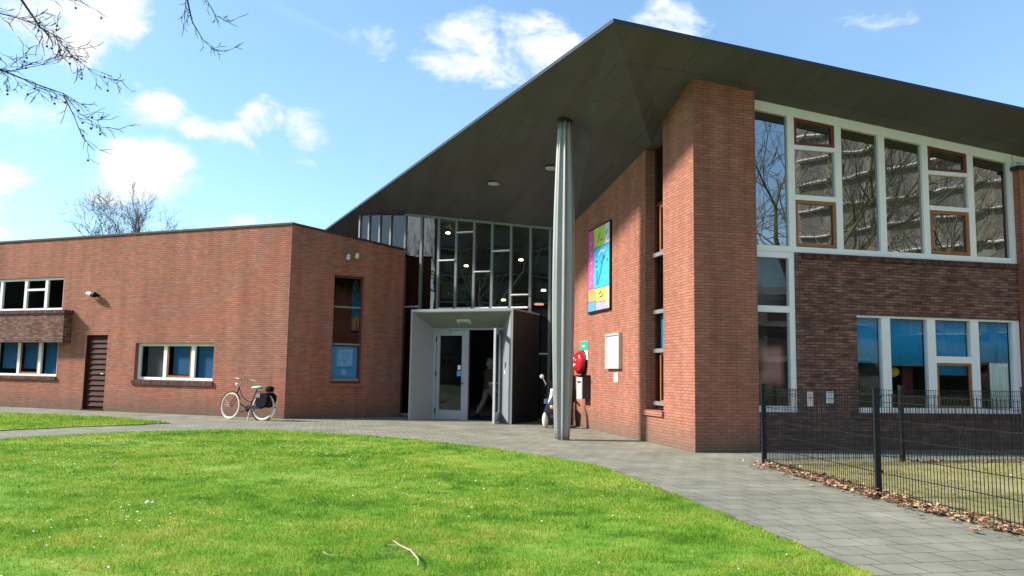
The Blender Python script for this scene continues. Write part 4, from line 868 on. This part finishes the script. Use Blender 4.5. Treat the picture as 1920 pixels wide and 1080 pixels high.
for s_ in (1, -1):
    mb = MB(); c = B(.06, .135*s_, .55); ax = (bx, bn, lean); k = len(mb.v)
    prof = [(-.20, .36), (-.21, .22), (-.16, .10), (.0, .06), (.14, .10), (.20, .25), (.19, .40), (.10, .46), (-.10, .46)]
    n = len(prof)
    for t, sc_ in ((-.07, .9), (-.03, 1.0), (.04, 1.0), (.075, .86)):
        for a, b in prof: mb.v.append(tuple(c+bx*(a*sc_)+bn*t+lean*((b-.28)*sc_+.0)))
    for q in range(3):
        for i in range(n): j = (i+1) % n; mb.f.append((k+q*n+i, k+q*n+j, k+(q+1)*n+j, k+(q+1)*n+i))
    mb.f.append(tuple(k+n-1-i for i in range(n))); mb.f.append(tuple(k+3*n+i for i in range(n)))
    bag = mb.build('pannier', M_BAG, bik, smooth=False)
    if s_ > 0:
        mb = MB(); mb.box(B(-.05, .215, .66), (.14, .012, .10), ax); mb.build('grey_flap', mat('flap_grey', (.18, .17, .22), .6), bag)
mb = MB(); mb.blob(B(.14, 0, .83), (.13, .10, .09), (bx, bn, lean)); mb.build('rolled_bag', M_BAG, bik, smooth=True)
mb = MB(); cs = Vector(bb); mb.tube(cs-bn*.06, cs+bn*.08, .012); mb.lathe(cs+bn*.05, bn, [(0, .09), (.008, .09)], 20); mb.tube(cs+bn*.07, cs+bn*.07+bx*-.15-lean*.07, .009); mb.tube(cs-bn*.07, cs-bn*.07+bx*.15+lean*.07, .009)
mb.box(cs+bn*.12+bx*-.15-lean*.07, (.09, .08, .02), (bx, bn, lean)); mb.box(cs-bn*.12+bx*.15+lean*.07, (.09, .08, .02), (bx, bn, lean)); mb.build('crank', M_BLACK, bik)
mb = MB(); mb.box(B(-.24, .06, .345), (.46, .02, .09), (bx, bn, lean)); mb.build('chain_guard', M_BLACK, bik)
mb = MB(); mb.tube(B(-.40, .04, .28), B(-.30, .22, 0), .01); mb.build('kickstand', M_STEEL, bik)

# ------------------------------------------------------------------ mobility scooter behind the column
sx, sy = 1.10, 21.0; sc = empty('mobility_scooter', (sx, sy, 0), 'dark blue mobility scooter parked behind the fluted column', 'scooter')
f_ = Vector((-.16, -1, 0)).normalized(); g_ = Vector((f_.y, -f_.x, 0)); g_ = -g_ if g_.x < 0 else g_   # f_ forward, g_ to the viewer's right
def S(a, b, z): return Vector((sx, sy, 0))+g_*a+f_*b+bz*z
NAVY = mat('navy_paint', (.008, .014, .035), .3); CREAMW = mat('cream_plastic', (.70, .66, .50), .45)
for a_, b_, h_, r_ in ((-.14, .34, .15, .11), (.20, .34, .15, .11), (-.20, -.55, .17, .125), (.26, -.55, .17, .125)):
    mb = MB(); mb.torus(S(a_, b_, h_), g_, r_, .04, 20, 8); mb.build('wheel', M_RUB, sc, smooth=True)
mb = MB(); mb.blob(S(-.15, .37, .20), (.085, .14, .20), (g_, f_, bz)); mb.build('wheel_cover', CREAMW, sc, smooth=True)
mb = MB(); mb.lathe(S(.03, -.1, .14), bz, [(0, .27), (.08, .30), (.12, .24)], 20); mb.box(S(.03, -.15, .20), (.44, .95, .08), (g_, f_, bz)); mb.box(S(.03, -.5, .36), (.44, .34, .26), (g_, f_, bz)); mb.build('chassis', NAVY, sc)
mb = MB(); k = len(mb.v)
for z, hw, b_ in ((.22, .22, .36), (.40, .23, .42), (.60, .17, .40), (.82, .11, .32), (.98, .09, .26)):
    for a_, q in ((-hw, -.06), (-hw*.7, .05), (0, .09), (hw*.7, .05), (hw, -.06)): mb.v.append(tuple(S(.03+a_, b_+q, z)))
for i in range(4):
    for j in range(4): mb.f.append((k+i*5+j, k+i*5+j+1, k+i*5+6+j, k+i*5+5+j))
for i in range(4): mb.f.append((k+i*5, k+i*5+4, k+i*5+9, k+i*5+5))
mb.f.append((k+20, k+21, k+22, k+23, k+24)); mb.build('front_fairing', NAVY, sc, smooth=False)
mb = MB(); mb.tube(S(.03, .30, .95), S(.03, .12, 1.08), .03); mb.path([S(-.22, .06, 1.03), S(-.16, .12, 1.08), S(.22, .12, 1.08), S(.28, .06, 1.03)], .016); mb.build('handlebar', M_BLACK, sc)
mb = MB(); mb.tube(S(-.17, .12, 1.08), S(-.24, .14, 1.22), .012); mb.build('mirror_stem', CREAMW, sc)
mb = MB(); mb.blob(S(-.28, .14, 1.28), (.055, .015, .055), (g_, f_, bz)); mb.build('mirror', mat('mirror_pale', (.75, .72, .74), .3), sc, smooth=True)
mb = MB(); mb.lathe(S(.03, .46, .52), f_, [(0, .05), (.03, .055), (.05, .03)], 14); mb.build('headlight', mat('amber_lens', (.7, .35, .1), .3), sc)
mb = MB(); mb.box(S(.06, .47, .34), (.13, .03, .16), (g_, f_, bz)); mb.build('reflector', mat('purple_red', (.16, .02, .09), .4), sc)
mb = MB(); mb.box(S(-.14, .28, .66), (.12, .05, .12), (g_, f_, bz)); mb.build('decal', mat('decal_blue', (.10, .22, .35), .4), sc)
mb = MB(); mb.box(S(.03, -.45, .60), (.44, .42, .10), (g_, f_, bz)); mb.box(S(.03, -.68, .90), (.42, .09, .55), (g_, f_, bz)); mb.build('seat', M_BLACK, sc)
for a_ in (-.24, .30):
    mb = MB(); mb.box(S(a_, -.50, .80), (.05, .36, .04), (g_, f_, bz)); mb.tube(S(a_, -.62, .56), S(a_, -.62, .80), .015); mb.build('armrest', M_BLACK, sc)
# pale box beside it
mb = MB(); mb.box((.46, 23.45, .26), (.30, .25, .42), FC.ax()); mb.box((.46, 23.45, .48), (.36, .28, .03), FC.ax()); o = mb.build('storage_box', mat('dull_white_box', (.35, .34, .30), .7), None, base=(.46, 23.45, 0)); tag(o, 'dull white box on the ground behind the scooter', 'box')
mb = MB(); mb.box(FC.pt(.32, -.3, .20), (.16, .16, .40), FC.ax()); mb.tube(FC.pt(.32, -.3, .4), FC.pt(.32, -.3, .43), .05); o = mb.build('waste_bin', CREAMW, None, base=FC.pt(.32, -.3, 0)); tag(o, 'small cream bin behind the glass left of the porch', 'bin')

# ------------------------------------------------------------------ person
def skin(name, verts, edges, rad, material, parent, root=0, lvl=2):
    o_ = Vector((0, 0, 0)); p = parent
    while p is not None: o_ += Vector(p.location); p = p.parent
    me = bpy.data.meshes.new(name); me.from_pydata([tuple(Vector(v)-o_) for v in verts], edges, []); me.materials.append(material)
    o = bpy.data.objects.new(name, me); COL.objects.link(o); o.parent = parent
    mo = o.modifiers.new('skin', 'SKIN'); 
    if not me.skin_vertices: 
        bpy.context.view_layer.update()
    for i, r in enumerate(rad):
        me.skin_vertices[0].data[i].radius = (r if isinstance(r, tuple) else (r, r)); me.skin_vertices[0].data[i].use_root = (i == root)
    mo.use_smooth_shade = True
    sb = o.modifiers.new('sub', 'SUBSURF'); sb.levels = lvl; sb.render_levels = lvl
    return o
px_, py_ = -.66, 25.0; per = empty('person', (px_, py_, 0), 'person in a brown coat and beige trousers walking in through the open doorway', 'person')
fx = Vector((.75, .66, 0)).normalized(); gx = Vector((fx.y, -fx.x, 0))
def H_(a, b, z): return Vector((px_, py_, 0))+fx*a+gx*b+bz*z
bv = [H_(0, 0, .93), H_(0, 0, 1.12), H_(.02, 0, 1.32), H_(.03, 0, 1.46), H_(.05, 0, 1.53), H_(.07, 0, 1.63), H_(.07, 0, 1.72),
      H_(.0, .10, .90), H_(.20, .10, .50), H_(.30, .10, .09), H_(.42, .10, .04),
      H_(.0, -.10, .90), H_(-.10, -.10, .50), H_(-.36, -.10, .16), H_(-.30, -.10, .05),
      H_(.02, .19, 1.40), H_(-.04, .24, 1.14), H_(.06, .25, .90), H_(.09, .25, .83),
      H_(.02, -.19, 1.40), H_(.08, -.24, 1.14), H_(.22, -.24, .95), H_(.26, -.24, .89)]
be = [(0, 1), (1, 2), (2, 3), (3, 4), (4, 5), (5, 6), (0, 7), (7, 8), (8, 9), (9, 10), (0, 11), (11, 12), (12, 13), (13, 14), (3, 15), (15, 16), (16, 17), (17, 18), (3, 19), (19, 20), (20, 21), (21, 22)]
brd = [.13, .12, .14, .09, .05, .085, .075, .09, .06, .04, .03, .09, .06, .04, .03, .05, .04, .03, .022, .05, .04, .03, .022]
SKIN = mat('skin', (.48, .30, .22), .5)
# fingers of both hands are extra chains
def hand(root, d, side):
    k = root; 
    for i, (ln, sp_) in enumerate(((.055, -.030), (.07, -.010), (.072, .010), (.06, .028))):
        a = len(bv); p = bv[root]; bv.append(p+gx*sp_*.6+fx*sp_*.8+d*.045); bv.append(bv[-1]+d*ln*.6+fx*.012); be.append((root, a)); be.append((a, a+1)); brd.extend([.010, .008])
    a = len(bv); bv.append(bv[root]+fx*.045+d*.01); bv.append(bv[-1]+d*.035); be.append((root, a)); be.append((a, a+1)); brd.extend([.010, .009])
hand(18, Vector((0, 0, -1)), 1); hand(22, (fx*.4-bz*.9).normalized(), -1)
body = skin('body', bv, be, brd, SKIN, per, lvl=1)
skin('coat', [H_(0, 0, .80), H_(0, 0, .98), H_(0, 0, 1.15), H_(.02, 0, 1.33), H_(.03, 0, 1.45), H_(.02, .18, 1.42), H_(-.04, .24, 1.15), H_(.05, .25, .92), H_(.02, -.18, 1.42), H_(.08, -.24, 1.15), H_(.20, -.24, .97)],
     [(0, 1), (1, 2), (2, 3), (3, 4), (4, 5), (5, 6), (6, 7), (4, 8), (8, 9), (9, 10)], [(.19, .16), (.18, .15), (.16, .14), (.17, .14), .10, .085, .065, .05, .085, .065, .05], mat('brown_coat', (.10, .055, .04), .9), per)
skin('trousers', [H_(0, 0, .92), H_(0, .10, .84), H_(.20, .10, .50), H_(.29, .10, .12), H_(0, -.10, .84), H_(-.10, -.10, .50), H_(-.34, -.10, .18)], [(0, 1), (1, 2), (2, 3), (0, 4), (4, 5), (5, 6)], [.12, .105, .085, .075, .105, .085, .075], mat('beige_trousers', (.30, .23, .17), .9), per)
skin('shoe', [H_(.26, .10, .05), H_(.36, .10, .045), H_(.46, .10, .035)], [(0, 1), (1, 2)], [.05, .05, .035], M_BLACK, per)
skin('shoe', [H_(-.40, -.10, .12), H_(-.33, -.10, .07), H_(-.25, -.10, .035)], [(0, 1), (1, 2)], [.045, .05, .035], M_BLACK, per)
mb = MB(); mb.blob(H_(.035, 0, 1.695), (.112, .102, .125), (fx, gx, bz), 16, 10); mb.blob(H_(-.01, 0, 1.62), (.085, .10, .10), (fx, gx, bz), 14, 8); mb.build('hair', mat('grey_hair', (.38, .35, .31), .9), per, smooth=True)
mb = MB(); mb.blob(H_(.155, 0, 1.655), (.022, .014, .02), (fx, gx, bz)); 
for s_ in (-1, 1): mb.blob(H_(.07, .085*s_, 1.65), (.02, .012, .03), (fx, gx, bz))
mb.build('face_detail', SKIN, per, smooth=True)
mb = MB()
for s_ in (-1, 1): mb.blob(H_(.143, .03*s_, 1.675), (.008, .010, .008), (fx, gx, bz), 8, 6)
mb.build('eyes', M_BLACK, per)

# ------------------------------------------------------------------ twigs on the lawn
TW = mat('pale_twig', (.48, .38, .26), .9)
def twig(pts, rad, name, label, br=()):
    mb = MB(); mb.path([Vector((x, y, z)) for x, y, z in pts], rad, 6)
    for b in br: mb.path([Vector(q) for q in b], [.004, .0025, .0015][:len(b)], 5)
    tag(mb.build(name, TW, None, base=(pts[0][0], pts[0][1], 0)), label, 'twig')
twig([(-.88, 6.40, .06), (-.80, 6.22, .062), (-.70, 6.02, .07), (-.62, 5.80, .06), (-.60, 5.62, .055)], [.004, .0055, .007, .006, .005], 'fallen_twig', 'longer pale forked twig lying at the bottom of the lawn',
     [[(-.70, 6.02, .07), (-.80, 5.98, .065), (-.92, 5.93, .06)], [(-.80, 6.22, .062), (-.90, 6.24, .06)]])
twig([(-1.32, 5.98, .06), (-1.27, 5.88, .062), (-1.20, 5.86, .06), (-1.12, 5.90, .06)], [.0025, .003, .0025, .0015], 'fallen_twig', 'short thin pale twig left of the forked twig')
mb = MB(); mb.blob((-3.49, 8.04, .05), (.026, .02, .018)); mb.blob((-3.45, 8.06, .045), (.018, .014, .014)); tag(mb.build('paper_scrap', mat('scrap_white', (.72, .66, .64), .8), None, base=(-3.49, 8.04, 0)), 'crumpled pale scrap on the left of the lawn', 'litter')

# ------------------------------------------------------------------ trees
BARK = mat('bark', (.085, .065, .045), .9, noise=.35, nscale=5); BARKB = mat('mossy_bark', (.16, .15, .085), .9, noise=.4, nscale=3); TWIG = mat('twig_bark', (.055, .04, .035), .9)
def grow(segs, p, d, l, r, depth, spread=.55, up_=.12, rnd=None, nseg=3, kids=(2, 4), droop=0.):
    rnd = rnd or random
    q = Vector(p); d = Vector(d).normalized(); pts = [(q.copy(), r)]
    for i in range(nseg):
        d = (d+Vector((rnd.gauss(0, .13), rnd.gauss(0, .13), rnd.gauss(0, .10)+up_*.3-droop))).normalized(); q = q+d*(l/nseg); pts.append((q.copy(), r*(1-.45*(i+1)/nseg)))
    for (a, ra), (b, rb) in zip(pts[:-1], pts[1:]): segs.append((a, b, ra, rb, depth))
    if depth <= 0: return
    for k in range(rnd.randint(*kids)):
        i = rnd.randint(1, nseg) if k else nseg
        b, rb = pts[i]; ax = d.orthogonal().normalized(); ax.rotate(Matrix.Rotation(rnd.uniform(0, 6.283), 3, d)); nd = (d+ax*spread*rnd.uniform(.6, 1.5)+bz*up_).normalized()
        grow(segs, b, nd, l*rnd.uniform(.55, .82), max(rb*rnd.uniform(.55, .8), .004), depth-1, spread, up_, rnd, nseg, kids, droop)
def tree(name, label, pos, h, r, depth, seed, group=None, spread=.55, trunk=.3, kids=(3, 4), bark=BARK, minr=.006, bl=.30):
    rn = random.Random(seed); segs = []; base = Vector((pos[0], pos[1], -.05)); top = base+Vector((rn.uniform(-.03, .03)*h, rn.uniform(-.03, .03)*h, h*trunk))
    for k in range(5):
        a = rn.uniform(0, 6.28)+k*1.3; grow(segs, base.lerp(top, .75+.06*k), Vector((math.cos(a)*spread, math.sin(a)*spread, .8)), h*bl, r*.55, depth, spread, .12, rn, 3, kids)
    rt = empty(name, (pos[0], pos[1], 0), label, 'tree', group)
    mb = MB(); mb.lathe(base, (top-base), [(0, r*1.5), (.3, r*1.1), (h*trunk*.5, r), (h*trunk, r*.72)], 12); mb.build('trunk', bark, rt, uv=False, smooth=True)
    mb = MB()
    for a, b, ra, rb, dp in segs: mb.tube(a, b, max(ra, minr), max(rb, minr*.7), 5 if ra > .03 else 3, cap=False)
    mb.build('crown', bark, rt, uv=False)
    return rt
def copy_tree(src, pos, rz, s_, label):
    o = src.copy(); COL.objects.link(o); o.location = pos; o.rotation_euler = (0, 0, rz); o.scale = (s_, s_, s_); o['label'] = label
    for ch in [c for c in bpy.data.objects if c.parent == src]:
        c = ch.copy(); COL.objects.link(c); c.parent = o
    return o
tree('bare_tree', 'distant bare tree rising behind the roof of the low wing', (-23.7, 48.5), 12.6, .16, 5, 9, spread=.62, trunk=.60, bl=.185, minr=.007, kids=(3, 4), bark=mat('far_bark', (.10, .075, .07), .9))
big = tree('bare_tree', 'tall mossy bare tree reflected in the upper windows', (22, -1.5), 17, .30, 5, 11, 'bare trees across the street', spread=.6, trunk=.3, kids=(2, 4), bark=BARKB, minr=.012)
copy_tree(big, (14.5, -3.0, 0), 2.2, .85, 'slender bare tree reflected beside the brick tower'); copy_tree(big, (38, -3, 0), 4.1, 1.0, 'broad bare tree reflected in the right end of the upper window')
copy_tree(big, (-19, 5.0-14, 0), 1.0, .9, 'bare tree reflected in the glazed entrance'); copy_tree(big, (-30, 0.0-4, 0), 3.0, 1.05, 'bare tree reflected in the left bays of the glazed entrance')
# plane tree at the left, branches reaching into the picture
pt = empty('plane_tree', (-9.6, 1.2, 0), 'bare plane tree whose twigs with seed balls hang into the top left corner', 'tree')
mb = MB(); mb.lathe((-9.6, 1.2, -.05), (.02, 0, 1), [(0, .42), (.4, .30), (3, .26), (6.2, .20), (9, .12)], 14); mb.build('trunk', BARKB, pt, uv=False, smooth=True)
segs = []; rn = random.Random(21)
def guided(pts, r0, r1, side=1.0, dens=3, dl=.55, dep=2, spread=.7):
    pts = [Vector(p) for p in pts]; n = len(pts)
    for i in range(n-1):
        ra, rb = r1+(r0-r1)*(1-i/(n-1))**2.4, r1+(r0-r1)*(1-(i+1)/(n-1))**2.4; segs.append((pts[i], pts[i+1], ra, rb, 3)); d = (pts[i+1]-pts[i]).normalized()
        for k in range(dens):
            if i == 0 and r0 > .03: continue
            q = pts[i].lerp(pts[i+1], rn.random()); ax = d.orthogonal().normalized(); ax.rotate(Matrix.Rotation(rn.uniform(0, 6.283), 3, d))
            grow(segs, q, d*.9+ax*spread*rn.uniform(.5, 1.2), dl*rn.uniform(.5, 1.1), .0034, dep, .6, .05, rn, 4, (1, 3), .02)
T0_ = Vector((-10.0, 8.6, 5.0))
guided([(-9.5, 1.2, 4.0), (-8.6, 4.2, 4.9), (-7.3, 7.4, 5.2), (-6.5, 9.0, 5.0), (-6.03, 9.19, 4.79), (-5.65, 9.21, 4.64), (-5.28, 9.22, 4.52), (-5.08, 9.24, 4.28), (-4.83, 9.26, 4.13)], .06, .003, dens=5, dl=.20)
guided([(-5.28, 9.22, 4.50), (-5.15, 9.25, 4.25), (-5.05, 9.26, 4.02), (-4.92, 9.3, 3.86)], .008, .003, dens=2, dl=.25, dep=1)
guided([(-6.1, 9.19, 4.78), (-5.93, 9.2, 4.77), (-5.59, 9.19, 4.84), (-5.25, 9.18, 4.95)], .010, .003, dens=4, dl=.24)
guided([(-9.5, 1.2, 5.4), (-8.6, 4.0, 6.5), (-7.4, 7, 6.8), (-6.4, 8.7, 6.3), (-5.79, 9.11, 5.6), (-5.57, 9.14, 5.29), (-5.41, 9.15, 5.2), (-5.22, 9.17, 4.99), (-4.91, 9.2, 4.75), (-4.72, 9.2, 4.69)], .055, .003, dens=5, dl=.22)
guided([(-6.4, 9.1, 5.50), (-6.04, 9.12, 5.44), (-5.79, 9.13, 5.38), (-5.57, 9.14, 5.29)], .012, .006, dens=3, dl=.25)
guided([(-6.9, 9.0, 5.75), (-6.2, 9.1, 5.85), (-5.6, 9.1, 5.75), (-5.3, 9.1, 5.6)], .012, .004, dens=3, dl=.25)
guided([(-9.4, 1.2, 6.6), (-7.5, 4, 7.9), (-5.4, 7.4, 7.7), (-4.1, 9.05, 6.3), (-3.85, 9.1, 5.63), (-3.79, 9.13, 5.38), (-3.66, 9.15, 5.17), (-3.54, 9.16, 5.06), (-3.36, 9.17, 5.05)], .05, .003, dens=3, dl=.15, dep=1)
guided([(-3.9, 9.1, 5.95), (-3.64, 9.1, 5.66), (-3.51, 9.12, 5.45), (-3.33, 9.13, 5.37)], .008, .003, dens=3, dl=.15, dep=1)
guided([(-3.88, 9.1, 5.75), (-3.86, 9.1, 5.55), (-3.89, 9.14, 5.32)], .006, .002, dens=2, dl=.14, dep=1)
for k in range(6):
    a = rn.uniform(2.0, 4.6); grow(segs, Vector((-9.5, 1.2, 5+k*.8)), (math.cos(a), math.sin(a), .8), 2.6, .09, 3, .6, .15, rn, 3, (2, 3))
mb = MB()
for a, b, ra, rb, dp in segs: mb.tube(a, b, max(ra, .0024), max(rb, .0018), 6 if ra > .02 else 4, cap=False)
mb.build('crown', TWIG, pt, uv=False)
# seed balls
ends = [s for s in segs if s[4] <= 1 and s[1].x > -6.2 and s[1].x < -4.5]; rn.shuffle(ends)
for s in ends[:46]:
    mb = MB(); q = s[1]+Vector((0, 0, -rn.uniform(.03, .06))); mb.tube(s[1], q, .0015, n=3, cap=False); mb.blob(q-Vector((0, 0, .013)), (.014, .014, .014), None, 7, 5); mb.build('seed_ball', TWIG, pt, uv=False)

# ------------------------------------------------------------------ buildings across the street (seen as reflections)
def block(name, label, p0, deg, wd, dp, fl, fh, wallm, bandm, hd=True):
    F = FR(p0, deg, 1); r = empty(name, (p0[0], p0[1], 0), label, 'building'); H = fl*fh+.8
    mb = MB(); fbox(mb, F, 0, wd, -dp, 0, -.1, H); mb.build('wall', wallm, r)
    mb = MB()
    for k in range(fl):
        for i in range(int(wd/5)): fbox(mb, F, .8+i*5, 4.2+i*5+(k*7+i*3) % 3*.35, .0, .9, k*fh+fh-.05, k*fh+fh+.09)
    mb.build('balcony_slab', bandm, r, uv=False)
    mb = MB()
    for k in range(fl):
        for i in range(int(wd/5)): fbox(mb, F, 1.0+i*5, 3.6+i*5, -.05, .02, k*fh+.5, k*fh+2.3)
    mb.build('window', mat('far_window', (.12, .11, .095), .3), r, uv=False)
    mb = MB()
    for k in range(fl):
        for i in range(int(wd/5)): fbox(mb, F, 3.9+i*5, 5.6+i*5, .82, .88, k*fh+fh+.10, k*fh+fh+1.0)
    mb.build('balcony_front', wallm, r, uv=False)
    return r
BEI = mat('beige_render', (.20, .17, .135), .9, noise=.25, nscale=.8)
block('apartment_building', 'tall beige apartment building with white balcony bands reflected in the upper windows', (60.5, -41.0), 28+90-40, 62, 12, 11, 2.8, BEI, mat('white_concrete', (.62, .61, .58), .8))
block('gallery_building', 'low grey gallery flat reflected in the narrow window by the tower', (32.5, -38.5), 38, 26, 10, 3, 2.9, mat('grey_render', (.36, .36, .33), .9, noise=.1), mat('grey_concrete', (.5, .5, .48), .8))
block('added_dark_flats', 'unseen dark block of flats added to darken reflections in the glazed entrance', (-50.1, -15.5), 322, 16, 12, 6, 2.9, mat('flats_brick', (.10, .055, .045), .9, noise=.2, nscale=.6), mat('flats_band', (.3, .3, .3), .8))  # unseen building, added so most entrance bays mirror something dark

block('added_dark_terrace', 'unseen low dark terrace added to darken reflections in the windows of the low wing', (-62, 32), -90, 52, 9, 3, 2.9, mat('flats_brick'), mat('flats_band'))  # unseen row, added so the wing's panes mirror dark instead of bright sky
